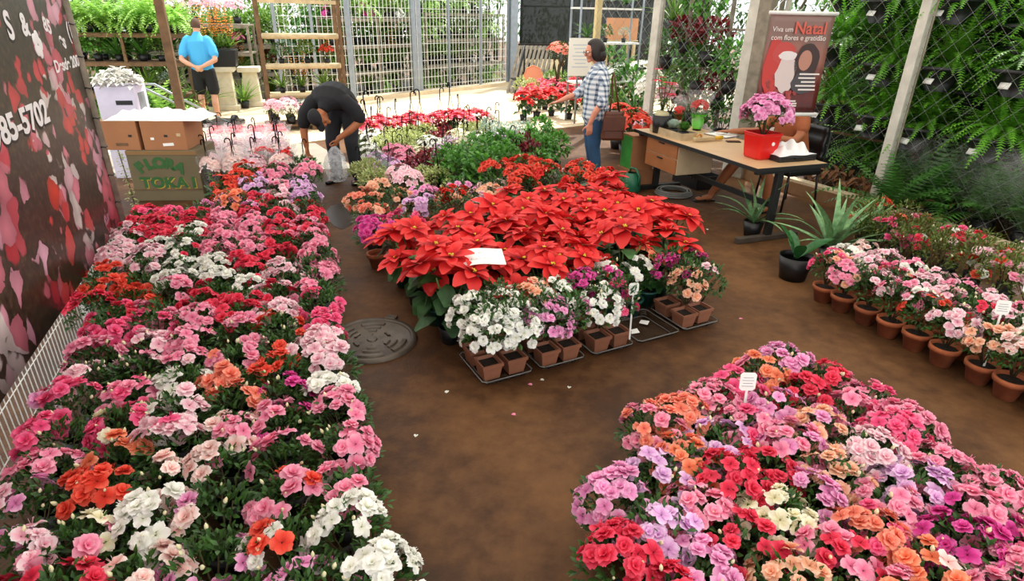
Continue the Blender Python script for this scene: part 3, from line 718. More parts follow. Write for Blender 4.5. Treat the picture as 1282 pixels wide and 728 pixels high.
# ---- front right bed
POLY = [(.42, 2.22), (.74, 2.50), (1.0, 2.64), (1.36, 2.86), (1.58, 2.90), (1.62, 2.55), (1.80, 2.42), (1.97, 1.95), (2.05, .9), (.38, .9), (.34, 1.62), (.40, 1.74), (.58, 1.86)]
A36 = R(36); du = Vector((math.cos(A36), math.sin(A36), 0)); dv = Vector((-math.sin(A36), math.cos(A36), 0))
rowmap = {}
k = 0
for i in range(-8, 14):
    js = []
    for j in range(-2, 18):
        p = du*(j*.208) + dv*(i*.208) + Vector((.45, 1.0, 0))
        inner = in_poly(p.x, p.y, POLY)
        if inner: js.append((j, p))
    if js: rowmap[i] = js
for ri, i in enumerate(sorted(rowmap, reverse=True)):
    for ci, (j, p) in enumerate(rowmap[i]):
        r = random.Random(5000+i*40+j)
        p = p + Vector((r.uniform(-.02, .02), r.uniform(-.02, .02), 0))
        col, sec = colour_at(p, RCN)
        lab = '%s azalea of the near corner bed, %s row from far tip, %s across' % (col, nth(ri+1), nth(ci+1))
        azalea(p, col, lab, 'potted azaleas of the front right bed', r.choice([21, 23, 25, 27]), 'black', 5000+i*40+j, 1.04, False, .90, None, 2, soil=False, lift=r.uniform(-.02, .02), second=sec if r.random() < .3 else None)
# ---- right bed: terracotta row and the rows behind it
RR = ['white', 'hot pink', 'pink', 'coral red', 'pale pink', 'hot pink', 'blush', 'peach', 'pale pink', 'peach']
for row in range(3):
    u = 3.70+row*.2
    for i in range(10):
        v = 3.06-i*.195+row*.03
        r = random.Random(8000+row*50+i)
        if row == 0: col = ['hot pink', 'pink', 'pale pink', 'pink', 'coral red', 'pale pink', 'peach', 'blush', 'peach', 'pink'][i]
        elif row == 1: col = ['white', 'pale pink', 'hot pink', 'pale pink', 'pale pink', 'crimson', 'pale pink', 'blush', 'pale pink', 'peach'][i]
        else: col = ['blush', 'pale pink', 'pink', 'pale pink', 'pink', 'pale pink', 'pink', 'pink', 'hot pink', 'pink'][i]
        p = uv(u+r.uniform(-.015, .015), v+r.uniform(-.015, .015))
        lab = '%s azalea in terracotta pot, %s row from the aisle, %s from the snake plants' % (col, nth(row+1), nth(i+1))
        azalea(p, col, lab.replace('snake plants', 'aloes'), 'terracotta potted azaleas of the right bed', r.choice([17, 20, 23]) + row*5, 'terra', 8000+row*50+i, .98, True, .76, None, 3, soil=(row == 0), lift=.035, second=r.choice(['white', 'pale pink', 'peach', None]))
for row in range(3):
    for i in range(12):
        u = 4.62+row*.25; v = 3.62-i*.235+.10*row
        r = random.Random(8500+row*50+i)
        col = ['orange', 'pale pink', 'coral red', 'pale pink', 'white', 'hot pink', 'peach', 'pink', 'coral red', 'blush', 'crimson', 'pale pink'][(i*5+row*7) % 12]
        p = uv(u+r.uniform(-.02, .02), v+r.uniform(-.02, .02))
        lab = 'sparse %s azalea in black pot, %s row from aisle, %s from the aloes' % (col, nth(row+1), nth(i+1))
        azalea(p, col, lab, 'black potted azaleas by the chain fence', r.choice([5, 6, 7]), 'black', 8500+row*50+i, 1.02, True, .85, FOL_OL, 2, soil=False, lift=.05, fs=(1, 1, 1.25), second=r.choice(['white', 'pink', None]))
# ---- centre bed: front row on clear trays
M['tray'] = NT('clear_tray').m
nt = M['tray'].node_tree; b = nt.nodes['Principled BSDF']; b.inputs['Base Color'].default_value = lin('#3a3733'); b.inputs['Roughness'].default_value = .12; b.inputs['Alpha'].default_value = .42
M['tray_rim'] = mat('tray_rim', '#7d7a78', .12, alpha=.75)
def tray(u, v, w, d, label):
    t = thing('plastic_tray', label, 'tray', cuv(u, v), A28, 'clear plastic trays of the centre bed')
    mb = MB(); hw, hd = w/2, d/2
    def ring(x, y, z, c=.02): return [(-x+c, -y, z), (x-c, -y, z), (x, -y+c, z), (x, y-c, z), (x-c, y, z), (-x+c, y, z), (-x, y-c, z), (-x, -y+c, z)]
    rs = [ring(hw-.015, hd-.015, .003), ring(hw, hd, .036), ring(hw+.012, hd+.012, .036), ring(hw+.012, hd+.012, .030)]
    vs = sum(rs, []); fs = [tuple(range(8))]+[(i*8+k, i*8+(k+1) % 8, (i+1)*8+(k+1) % 8, (i+1)*8+k) for i in range(3) for k in range(8)]
    mb.add(vs, fs)
    o = mb.obj('tray_shell', M['tray'], t)
    mb = MB(); P = ring(hw+.006, hd+.006, .036); mb.tube(P+[P[0]], .0045, 6); P = ring(hw-.03, hd-.03, .006); mb.tube(P+[P[0]], .003, 6)
    mb.obj('tray_rim', M['tray_rim'], t, True)
    return t
for (u, w, nm) in [(.17, .31, 'under white azaleas at the near corner'), (.545, .30, 'under the orchid pink azalea, second from near corner'), (.92, .30, 'under the pot with the bent label'), (1.29, .33, 'left empty but for two paper slips'), (1.66, .30, 'under the peach azalea at the far end')]:
    tray(u, .20, w, .36, 'clear plastic tray %s' % nm)
fr = [  # u, v, colour, n, scale, what
 (.09, .12, 'white', 15, .95, 'dense white azalea at the outer near corner of the centre bed'),
 (.25, .12, 'white', 17, 1.0, 'fullest white azalea, front of the first tray, centre bed'),
 (.09, .30, 'white', 12, .95, 'white azalea behind the near corner one, left edge of first tray'),
 (.25, .31, 'white', 12, 1.0, 'white azalea behind the fullest white one, against the poinsettias'),
 (.47, .11, 'orchid', 16, .9, 'orchid pink azalea in front of the white one, second tray'),
 (.62, .11, 'orchid', 5, .8, 'small orchid pink azalea, front right corner of second tray'),
 (.47, .29, 'peach', 14, .9, 'peach azalea between white ones, back of second tray'),
 (.62, .29, 'white', 14, .95, 'white azalea with round blooms at the back of second tray'),
 (.85, .11, 'white', 9, .85, 'white azalea leaning over the front of the third tray'),
 (1.0, .11, 'hot pink', 7, .7, 'tall stemmed hot pink azalea beside the bent white plant label'),
 (.85, .29, 'magenta', 14, .95, 'magenta azalea at the back of the third tray'),
 (1.0, .30, 'magenta', 13, .9, 'magenta azalea behind the tall hot pink one'),
 (1.58, .12, 'peach', 10, .8, 'peach azalea at the front of the last tray, centre bed'),
 (1.73, .13, 'pale pink', 3, .85, 'leafy azalea with few blooms, outer corner of the last tray'),
 (1.58, .30, 'magenta', 13, .9, 'magenta azalea at the back of the last tray'),
 (1.74, .31, 'magenta', 9, .9, 'magenta azalea at the far right corner of the centre bed'),
]
for k, (u, v, c, n, s, l) in enumerate(fr):
    azalea(cuv(u, v, .008), c, l, 'azaleas in square pots on the trays', int(n*(2.3 if c != 'white' else 3.6)), 'square', 300+k, s*1.18, c != 'white', .82 if c != 'white' else .78, None, 2, soil=True, lift=.03 if v < .2 else .05, spread=1.25, fs=(1, 1, 1.22))
azalea(cuv(1.36, .42), 'white', 'white azalea in a blue green pot behind the empty tray', None, 12, 'green', 330, .9, True, .85, None, 2, lift=.07)
azalea(cuv(1.18, .44), 'white', 'white azalea just in front of the red poinsettias, centre bed', None, 11, 'green', 331, .95, True, .85, None, 2, lift=.07)
azalea(cuv(1.56, .50), 'orange', 'orange red azalea tucked under the poinsettias at the right', None, 12, 'green', 332, .9, True, .85, None, 2, lift=.10)
for k, (u, v, rz) in enumerate([(1.2, .17, .3), (1.34, .24, -.5)]):
    o = MB().add([(-.03, -.022, 0), (.03, -.022, .002), (.03, .022, .012), (-.03, .022, .006)], [(0, 1, 2, 3)]).obj('paper_slip', M['white_card'], None, loc=cuv(u, v, .014+.004*k), rot=(0, 0, rz))
    o.modifiers.new('s', 'SOLIDIFY').thickness = .0006
    tag(o, ['crumpled pale paper slip lying in the empty clear tray', 'folded white paper slip at the back of the empty clear tray'][k], 'paper')
# ---- poinsettias
k = 0
PR = 5
for i in range(PR):
    v = .58+i*.325
    cols = 7
    for j in range(cols):
        r = random.Random(2000+i*20+j)
        u = .05+j*.335 + .03*i*(j/6.0)
        if i == 0 and j > 5: continue
        if i == 4 and j < 3: continue
        p = cuv(u+r.uniform(-.03, .03), v+r.uniform(-.03, .03))
        lab = 'red poinsettia of the centre bed, %s row from the trays, %s from manhole side' % (nth(i+1), nth(j+1))
        poinsettia(p, lab, 'red poinsettias of the centre bed', 2000+i*20+j, r.choice([3, 4, 5]), 'green' if (i+j) % 2 else 'black', 1.26+r.uniform(-.12, .10), soil=False)
# ---- row behind: salmon, lilac, peach, magenta; then the reds
back = [
 (-.02, 1.98, 'magenta', 18, 1.1, 'terra', 'deep magenta azalea at the left edge behind the poinsettias'), (.22, 2.0, 'hot pink', 14, 1.1, 'terra', 'big hot pink azalea behind the leftmost poinsettias'),
 (.05, 2.32, 'salmon', 8, 1.0, 'black', 'salmon azalea low at the left edge beside the puddle'), (.10, 2.72, 'salmon', 20, 1.15, 'terra', 'dense salmon pink azalea, leftmost of the back row'),
 (.36, 2.62, 'peach', 12, 1.0, 'terra', 'peach azalea next to the dense salmon one'), (.50, 2.38, 'lilac', 14, 1.05, 'terra', 'lilac azalea in the middle of the back row'),
 (.62, 2.66, 'orchid', 15, 1.05, 'terra', 'orchid pink azalea behind the lilac one'), (.30, 2.96, 'peach', 13, 1.0, 'terra', 'pale peach azalea at the far side of the back row'),
 (.84, 2.42, 'peach', 16, 1.05, 'terra', 'peach azalea right of the lilac one'), (.72, 2.12, 'red', 8, 1.0, 'terra', 'red azalea peeping over the poinsettias'),
 (1.02, 2.68, 'orchid', 12, 1.0, 'terra', 'orchid pink azalea before the ferny green plants'), (1.16, 2.40, 'peach', 16, 1.1, 'terra', 'peach azalea beside the red ones'),
 (1.34, 2.64, 'blush', 14, 1.05, 'terra', 'blush azalea touching the red group'), (.98, 2.12, 'pale pink', 7, .9, 'terra', 'small pale pink azalea in a brown pot behind poinsettias'),
 (1.50, 2.30, 'coral red', 18, 1.1, 'black', 'coral red azalea, front left of the red group'), (1.64, 2.62, 'coral red', 20, 1.15, 'black', 'coral red azalea, middle left of the red group'),
 (1.56, 2.96, 'coral red', 18, 1.1, 'black', 'coral red azalea, far left of the red group'), (1.86, 2.36, 'red', 18, 1.1, 'black', 'red azalea, front middle of the red group'),
 (1.98, 2.68, 'coral red', 18, 1.1, 'black', 'coral red azalea, middle of the red group'), (1.9, 3.0, 'coral red', 20, 1.1, 'black', 'coral red azalea at the back of the red group'),
 (2.14, 2.22, 'coral red', 18, 1.1, 'black', 'coral red azalea, front right of the red group'), (2.32, 2.5, 'coral red', 20, 1.15, 'black', 'coral red azalea nearest the woman in plaid'),
 (2.2, 2.92, 'pale pink', 15, 1.1, 'black', 'pale pink azalea among the reds near the woman'), (2.46, 2.2, 'red', 16, 1.1, 'black', 'red azalea at the outer right of the red group'),
]
for k, (u, v, c, n, s, pt, l) in enumerate(back):
    azalea(cuv(u, v+.05), c, l, 'azaleas behind the poinsettias', int(n*1.5), pt, 400+k, s*1.12, True, .92, None, 1, soil=False, lift=(.20 if c in ('coral red', 'red') else .10) if v > 2.1 else .08, second='peach' if c == 'salmon' else None)
# ---- red-orange, lilac, pink tall pots at the far end of the left bed
for k, (px, py, c, n, l) in enumerate([(278, 224, 'coral red', 24, 'big orange red azalea beside the cardboard boxes'), (300, 218, 'coral red', 22, 'big orange red azalea, second from the cardboard boxes'), (308, 206, 'coral red', 16, 'orange red azalea in front of the wrapped flowers'),
     (318, 222, 'lilac', 14, 'lilac azalea between the orange red and the pink ones'), (345, 205, 'pink', 22, 'tall pink azalea at the far end of the left bed'), (385, 205, 'pink', 22, 'tall pink azalea at the far aisle corner of the left bed'),
     (290, 242, 'orange', 14, 'orange azalea low in front of the orange red ones'), (330, 188, 'red', 12, 'dark red azalea behind the tall pink ones'), (360, 190, 'red', 8, 'dark red azalea by the wrapped flowers, aisle side')]):
    azalea(at(px, py+6, .40), c, l, 'tall azaleas at the far end', int(n*1.5), 'black', 600+k, 1.1, True, .85, None, 0, soil=False, lift=.10, second=None).location.z = 0
# ------------------------------------------------------------------ hanging pots behind the centre bed
MC = '''470,152 pink star;495,150 pink star;520,148 pink star;545,144 pink star;570,140 pink star;600,138 pink star;630,136 pink star;480,165 variegated;520,160 variegated;505,168 variegated;550,156 burgundy;590,152 variegated;620,150 silver;470,176 white bloom;460,192 lilac bloom;500,181 pink bloom;520,186 cream bloom;540,171 white bloom;562,171 lilac bloom;580,165 cream bloom;600,166 white bloom;632,170 lilac bloom;652,160 silver;620,162 silver;480,202 lilac bloom;500,202 pale pink bloom;530,196 burgundy;555,192 burgundy;572,196 ferny;600,182 ferny;590,202 ferny;622,202 ferny;660,182 burgundy;652,196 burgundy;682,176 ferny;700,162 ferny;722,152 ferny;702,192 ferny;722,176 ferny;640,176 ferny;460,208 variegated;535,208 variegated;445,205 variegated'''
MN = notes(MC)
MPOLY = [(-1.72, 6.62), (-1.95, 7.6), (-2.35, 9.5), (-1.7, 10.2), (-.6, 10.9), (.35, 9.6), (.62, 8.6), (.66, 7.95), (.1, 7.0), (-.5, 6.55), (-1.1, 6.4)]
rowsm = {}
for i in range(0, 18):
    for j in range(-6, 18):
        p = cuv(-.1+j*.30, 3.32+i*.30)
        if in_poly(p.x, p.y, MPOLY): rowsm.setdefault(i, []).append(p)
desc = {'pink star': 'pink star-flowered plant', 'variegated': 'pale variegated leafy plant', 'burgundy': 'dark burgundy leafy plant', 'silver': 'silvery small-leaved plant', 'white bloom': 'white-blooming plant', 'cream bloom': 'yellowish cream-blooming plant', 'lilac bloom': 'lilac-blooming plant', 'pink bloom': 'pink-blooming plant', 'pale pink bloom': 'pale pink-blooming plant', 'ferny': 'leafy bright green plant'}
for ri, i in enumerate(sorted(rowsm)):
    for ci, p in enumerate(rowsm[i]):
        r = random.Random(9000+i*40+ci)
        p = p+Vector((r.uniform(-.04, .04), r.uniform(-.04, .04), 0))
        x, y = proj((p.x, p.y, .38)); k = min(MN, key=lambda q: (q[0]-x)**2+(q[1]-y)**2)[2]
        if i >= 12 and ci < len(rowsm[i]) and y < 150: k = 'pink star'
        lab = '%s, hooked pots, %s row behind the azaleas, %s from bending man' % (desc[k], nth(ri+1), nth(ci+1))
        hookd = k not in ('ferny',) or r.random() < .15
        plant(k, p, lab, 'hooked pots behind the centre bed', {'ferny': 1.02, 'pink star': 1.45}.get(k, 1.1)*r.uniform(.9, 1.1), 'small', 9000+i*40+ci, hook=hookd and r.random() < .55)
# ------------------------------------------------------------------ flowers in clear sleeves behind the left bed
sl = MB()
seg = 14; vs = []
for (rr, z, rf) in [(.075, .05, .0), (.10, .2, .004), (.14, .40, .012), (.165, .50, .03)]:
    for k in range(seg):
        a = 2*PI*k/seg; q = rr+(rf if k % 2 else -rf); vs.append((q*math.cos(a), q*math.sin(a), z))
sl.add(vs, [(i*seg+k, i*seg+(k+1) % seg, (i+1)*seg+(k+1) % seg, (i+1)*seg+k) for i in range(3) for k in range(seg)])
SLEEVE = sl.mesh('clear_sleeve', M['film'])
bl_pp = blossoms_me(51, 'pale pink', 60, .12, .12, .33, .9); bl_l = blossoms_me(52, 'blush', 60, .12, .12, .33, .9); bl_p = blossoms_me(53, 'pink', 46, .13, .12, .36, .8)
sf = dome_foliage(54, .11, .12, .26, 110, .045, .02, M['leaf_light'])
for i in range(8):
    for j in range(4):
        r = random.Random(9500+i*10+j)
        p = uv(-.80+j*.25+r.uniform(-.03, .03), 7.35+i*.28+r.uniform(-.03, .03))
        col = 'pink' if i > 5 else ('blush' if r.random() < .45 else 'pale pink')
        t = thing('sleeved_flower_plant', '%s flowers in clear sleeve, %s row from the banner bed, %s from the boxes' % (col if col != 'blush' else 'peachy pale', nth(i+1), nth(j+1)), 'plant', p, r.uniform(0, 6), 'flowers in clear sleeves behind the left bed')
        inst('pot', POT['small'][0], t); inst('foliage', sf, t)
        if i > 5:
            for q in range(3): inst('bract_head', BRP[q], t, (.07*math.cos(q*2.1), .07*math.sin(q*2.1), .43), (0, 0, q), .9)
        else: inst('blossoms', bl_pp if col == 'pale pink' else bl_l, t)
        inst('sleeve', SLEEVE, t)
        if r.random() < .6: inst('hanging_hook', HOOK, t, (0, 0, .02), (0, 0, r.uniform(0, 6)), (1.1, 1.1, 1.1))
# ------------------------------------------------------------------ far clump of poinsettias and the red plants by the woman
k = 0
for (px, py) in [(655, 152), (672, 148), (690, 146), (712, 150), (662, 140), (682, 138), (700, 137), (720, 138), (676, 131), (695, 128), (716, 128), (730, 132)]:
    p = at(px, py, .0); p.z = .012
    poinsettia(p, 'red poinsettia in the far clump beyond the woman, %s from its near corner' % nth(k+1), 'far clump of poinsettias', 700+k, 5, 'black', 1.25, BR if py > 144 else BRP, soil=False); k += 1
for n, (px, py, c, s, l) in enumerate([(785, 200, 'red bloom', 1.9, 'red flowering plant in a black pot behind the woman, nearest the watering can'), (772, 186, 'red bloom', 1.7, 'red flowering plant in a black pot right behind the brown handbag'), (792, 184, 'red bloom', 1.7, 'orange red plant behind the other black pots near the desk'), (806, 192, 'pale pink bloom', 1.3, 'pale pink plant beside the red ones by the white post')]):
    p = at(px, py); p.z = 0
    plant(c, p, l, 'flowering pots behind the woman', s, 'black', 720+n)
# ------------------------------------------------------------------ desk
T0 = Vector((2.17, 5.36, 0))
def tl(x, y, z=0.0): return T0+EU*x+EV*y+Vector((0, 0, z))
M['desk_top'] = mat('desk_laminate', '#c9a67c', .45, var=.08, vscale=5)
M['desk_frame'] = mat('desk_frame', '#2a2c2c', .45, metal=.3)
M['desk_foot'] = mat('scuffed_foot', '#4a4038', .7, var=.3)
M['desk_brown'] = mat('desk_brown_panel', '#a5663a', .5, var=.1)
M['desk_pale'] = mat('desk_pale_panel', '#cdb995', .55, var=.06)
TZ = .73
desk = thing('desk', 'long wood-topped office desk on black metal legs beside the chain fence', 'desk', T0, A21)
MB().box((.41, 1.05, TZ-.015), (.82, 2.1, .03)).obj('desktop', M['desk_top'], desk, bevel=.004)
mb = MB(); mb.box((-.003, 1.05, TZ-.017), (.008, 2.11, .036)); mb.box((.41, -.003, TZ-.017), (.83, .008, .036)); mb.box((.41, .06, TZ-.05), (.74, .04, .04)); mb.box((.41, 2.04, TZ-.05), (.74, .04, .04))
mb.obj('edge_trim', M['desk_frame'], desk)
for y in (.07, 2.03):
    MB().box((.33, y, .365), (.07, .05, .66)).obj('leg', M['desk_frame'], desk, bevel=.004)
    MB().box((.33, y, .028), (.72, .06, .055)).obj('foot', M['desk_foot'] if y < 1 else M['desk_frame'], desk, bevel=.006)
MB().box((.33, 1.05, .34), (.03, 1.92, .05)).obj('stretcher', M['desk_frame'], desk)
du_ = MB().box((.27, 1.55, .535), (.46, .62, .33)).obj('drawer_unit', M['desk_pale'], desk, bevel=.003)
for zc in (.62, .455):
    d_ = MB().box((.033, 1.55, zc), (.016, .60, .155)).obj('drawer', M['desk_brown'], du_, bevel=.003)
    MB().box((.018, 1.55, zc+.05), (.014, .10, .012)).obj('handle', M['desk_frame'], d_)
# things on the desk
def carton(name, label, loc, rz, size, m, cat='box', flaps=False, tape=None, **kw):
    t = thing(name, label, cat, loc, rz)
    w, d, h = size; e = .006
    mb = MB()
    mb.box((0, 0, e/2), (w, d, e)); mb.box((-w/2, 0, h/2), (e, d, h)); mb.box((w/2, 0, h/2), (e, d, h)); mb.box((0, -d/2, h/2), (w+e, e, h)); mb.box((0, d/2, h/2), (w+e, e, h))
    mb.obj('box_walls', m, t)
    if flaps:
        for k, s in enumerate((-1, 1)):
            MB().box((0, s*(d/4+.002), h+.004), (w, d/2-.006, .005)).obj('flap', m, t)
        if tape: MB().box((0, 0, h+.0085), (w*1.0, .05, .003)).obj('tape', tape, t)
    return t
M['tape'] = mat('brown_tape', '#8a6a42', .3)
sb = carton('cardboard_tray', 'low cut cardboard tray of succulents at the far end of the desk', tl(.20, 1.62, TZ), A21, (.20, .62, .075), mat('tray_card', '#b8a583', .8, var=.2, vscale=12))
for n, (x, y, k, l) in enumerate([(.2, 1.82, 'rosette green', 'dark green succulent at the far end of the cardboard tray'), (.2, 1.62, 'rosette silver', 'silvery blue succulent in the middle of the cardboard tray'), (.2, 1.42, 'bushy', 'leafy green succulent at the near end of the cardboard tray')]):
    t = thing('potted_succulent', l, 'succulent', tl(x, y, TZ+.008), n*1.3, 'succulents in the cardboard tray')
    inst('pot', POT['small'][0], t, (0, 0, 0), (0, 0, 0), (.9, .9, .7))
    m_ = [M['leaf_mid'], M['leaf_silver'], M['leaf_mid']][n]
    mb = MB(); r = random.Random(50+n)
    for q in range(60 if n != 2 else 90):
        a = q*2.399; e = R(15+60*q/60*.9) if n != 2 else R(r.uniform(10, 80)); d = Vector((math.cos(a)*math.cos(e), math.sin(a)*math.cos(e), math.sin(e)))
        mb.blade((.02*math.cos(a), .02*math.sin(a), .075+.0006*q), d, UPQ, .085*(1-.4*q/90), .03, 3, -.4, .4)
    mb.obj('leaves', m_, t, True)
lp = thing('tall_lily_plant', 'tall stems with dark red flowers in a black pot on the desk end', 'plant', at(826, 166, TZ), 0)
MB().lathe(pot_prof(.085, .11, .2), 20, cap0=True).obj('pot', M['black_pot'], lp, True)
MB().ball((0, 0, .2), (.085, .085, .05), 12, 6).obj('bulb', mat('pale_bulb', '#cfc79c', .7), lp, True)
mb = MB(); mb2 = MB(); r = random.Random(4)
for k in range(5):
    a = k*1.26; q = r.uniform(.05, .17); tp = Vector((q*math.cos(a), q*math.sin(a), r.uniform(.5, .74)))
    mb.tube([(0, 0, .2), (q*.4*math.cos(a), q*.4*math.sin(a), .4), tp], [.007, .006, .004], 5)
    for j in range(16): mb.blade(Vector((0, 0, .2)).lerp(tp, .25+.7*j/16), Vector((math.cos(j*2.4), math.sin(j*2.4), .5)), UPQ, .11, .02, 3, .7, .3)
    for j in range(12):
        aa = j*PI/3; e = .5 if j < 6 else 0.1; c_ = tp if j < 6 else tp-Vector((.0, .03, .1))
        mb2.blade(c_, Vector((math.cos(aa), math.sin(aa), e)), UPQ, .065, .03, 3, .6, .2)
mb.obj('stems', M['leaf_olive'], lp, True); mb2.obj('flowers', PM['crimson'], lp, True)
rp = thing('wrapped_red_plant', 'red flowering plant wrapped in clear film and bright green paper on the desk', 'plant', at(872, 163, TZ), 0)
inst('pot', POT['small'][0], rp); inst('foliage', FOL[0], rp, (0, 0, .02), (0, 0, 0), .7); inst('blossoms', blossoms_me(71, 'red', 40, .085, .07, .27, .8), rp)
MB().lathe([(.055, .02), (.075, .12), (.06, .13), (.10, .19)], 14).obj('green_paper', mat('lime_paper', '#57d126', .5), rp, True)
MB().lathe([(.062, .03), (.09, .18), (.15, .36), (.18, .44)], 9).obj('clear_wrap', M['film'], rp, True)
wp = thing('wrapped_small_plant', 'small plant bundled in crinkled clear film behind the succulents', 'plant', at(849, 150, TZ), 0)
inst('pot', POT['terra'][0], wp, (0, 0, 0), (0, 0, 0), .7); inst('foliage', FOL[1], wp, (0, 0, -.06), (0, 0, 0), .6); inst('blossoms', blossoms_me(72, 'red', 8, .06, .04, .12, .8), wp)
MB().ball((0, 0, .2), (.10, .10, .11), 14, 10, 0, lambda p, q: q*(1+.12*math.sin(9*p.x+7*p.z))).obj('film_bundle', M['film'], wp, True)
o = thing('clipboard', 'grey clipboard with white papers lying on the desk', 'clipboard', at(903, 170, TZ), A21+.2)
MB().box((0, 0, .006), (.23, .32, .006)).obj('board', mat('grey_board', '#77797a', .5), o, bevel=.002)
MB().box((.0, -.0, .0125), (.21, .29, .006), (0, 0, .04)).obj('paper_stack', M['white_card'], o)
MB().box((0, .14, .019), (.08, .025, .008)).obj('clip', M['steel'], o, bevel=.002)
o = thing('tape_dispenser', 'wooden handled packing tape dispenser with yellow end on the desk', 'tool', at(886, 177, TZ), .35)
MB().box((-.05, 0, .03), (.26, .05, .035), (0, 0, .02)).obj('wooden_body', M['wood_pale'], o, bevel=.008)
MB().tube([(.09, 0, .03), (.19, .01, .03)], .022, 12).obj('yellow_handle', mat('yellow_plastic', '#e2b42a', .4), o, True)
mb = MB().lathe([(.022, -.012), (.035, -.012), (.035, .012), (.022, .012), (.022, -.012)], 18)
mb.obj('tape_roll', mat('tape_roll', '#c58b45', .4), o, True, loc=(-.12, 0, .05), rot=(PI/2, 0, 0))
o = thing('mobile_phone', 'black mobile phone lying beside the red pot on the desk', 'phone', at(918, 178, TZ), A21+1.2)
MB().box((0, 0, .006), (.075, .15, .010)).obj('phone_body', M['black'], o, bevel=.004)
MB().box((0, 0, .0115), (.068, .138, .001)).obj('phone_screen', mat('dark_glass', '#20252b', .08), o)
rpot = thing('azalea_in_red_pot', 'pink azalea in a glossy red square pot standing on the desk', 'azalea', at(946, 199, TZ)+Vector((.05, .06, 0)), .35)
mb = MB()
def sq(b, z, c): return [(-b+c, -b, z), (b-c, -b, z), (b, -b+c, z), (b, b-c, z), (b-c, b, z), (-b+c, b, z), (-b, b-c, z), (-b, -b+c, z)]
rs = [sq(.10, 0, .02), sq(.112, .02, .022), sq(.128, .22, .022), sq(.136, .225, .024), sq(.136, .245, .024), sq(.122, .245, .022), sq(.118, .19, .02)]
mb.add(sum(rs, []), [tuple(range(7, -1, -1))]+[(i*8+k, i*8+(k+1) % 8, (i+1)*8+(k+1) % 8, (i+1)*8+k) for i in range(6) for k in range(8)])
rdp = mb.obj('red_pot', mat('red_plastic', '#d81f1c', .28), rpot, bevel=.006)
MB().lathe([(.0, .0), (.018, 0), (.018, .003), (.001, .003)], 16).obj('round_sticker', M['white_card'], rdp, loc=(.03, -.124, .15), rot=(PI/2, 0, 0))
MB().box((0, 0, .19), (.22, .22, .02)).obj('soil', M['soil'], rdp)
inst('foliage', FOL[2], rpot, (.02, .02, .08), (0, 0, 0), (1.5, 1.5, 1.35))
place_flowers(rpot, random.Random(77), 'orchid', 66, .225, .19, .365, 1.05, 1.2, True)
MB().tube([(0, 0, .18), (.005, .01, .3), (.02, .02, .42)], [.012, .01, .007], 6).obj('trunk', M['stem'], rpot, True)
o = thing('document_case', 'flat black case lying on the near corner of the desk', 'case', at(985, 200, TZ)+Vector((.02, .06, 0)), A21)
MB().box((0, 0, .025), (.44, .30, .05)).obj('case_body', M['black_pot'], o, bevel=.01)
MB().box((0, -.155, .03), (.1, .02, .015)).obj('case_handle', M['black'], o, bevel=.004)
cl = MB(); r = random.Random(9); n = 22; vs = []
for i in range(n+1):
    for j in range(n+1):
        x = -.22+.44*i/n; y = -.14+.28*j/n
        edge = max(0, 1-((abs(x)/.2)**4+(abs(y)/.13)**4))
        z = .058+.085*edge*(.75+.5*math.sin(x*23+y*17)+.35*math.sin(x*51-y*37)*.6)
        vs.append((x*(1+.06*math.sin(y*30)), y*(1+.1*math.sin(x*25)), max(.056, z)))
cl.add(vs, [(i*(n+1)+j, (i+1)*(n+1)+j, (i+1)*(n+1)+j+1, i*(n+1)+j+1) for i in range(n) for j in range(n)])
co = cl.obj('white_cloth', mat('white_fabric', '#f4f4f2', .9), None, True, loc=o.location, rot=(0, 0, A21))
co.modifiers.new('s', 'SOLIDIFY').thickness = .003
tag(co, 'crumpled white cloth lying on the black case on the desk', 'cloth')
# under and beside the desk
g = carton('green_sided_box', 'tall carton with a green printed side under the far end of the desk', tl(.14, 2.22, .24), A21, (.30, .26, .40), M['cardboard'], flaps=True)
MB().box((-.1545, 0, .2), (.003, .24, .38)).obj('green_panel', mat('green_print', '#3f9a3a', .6, var=.2, vscale=6), g)
carton('carton', 'brown carton on the floor under the green sided box', tl(.14, 2.22, 0), A21, (.34, .30, .235), M['cardboard'], flaps=True)
wc = thing('watering_can', 'dark green plastic watering can on the floor by the desk foot', 'watering can', at(797, 240)+Vector((-.08, -.01, 0)), 2.2)
M['can'] = mat('green_plastic', '#1f6a4c', .4)
MB().lathe([(.001, 0), (.10, 0), (.115, .03), (.118, .12), (.10, .19), (.06, .225), (.055, .235)], 22).obj('can_body', M['can'], wc, True)
MB().tube([(.08, 0, .05), (.16, 0, .12), (.21, 0, .22)], [.022, .018, .014], 10).obj('spout', M['can'], wc, True)
MB().tube([(.05, 0, .22), (.02, 0, .29), (-.06, 0, .29), (-.12, 0, .22), (-.117, 0, .1)], [.012]*5, 8).obj('handle', M['can'], wc, True)
hs = thing('hose_coil', 'grey hose coiled on the floor under the desk', 'hose', at(843, 243), 0)
mb = MB()
for q in range(6):
    rr = .22-.012*q; mb.tube([(rr*math.cos(a), rr*math.sin(a), .012+.018*(q % 3)) for a in [2*PI*k/36 for k in range(37)]], .011, 6)
mb.obj('hose', mat('grey_hose', '#7d7d78', .5), hs, True)
cr = thing('black_crate', 'black plastic crate with a row of bright metal clips under the desk', 'crate', at(855, 236)+Vector((.06, .22, 0))-EV*.06+EU*.14, A21)
mb = MB()
mb.box((0, 0, .01), (.34, .52, .02))
for s in (-1, 1): mb.box((s*.17, 0, .08), (.012, .52, .16)); mb.box((0, s*.26, .08), (.34, .012, .16))
mb.obj('crate_shell', M['black_pot'], cr)
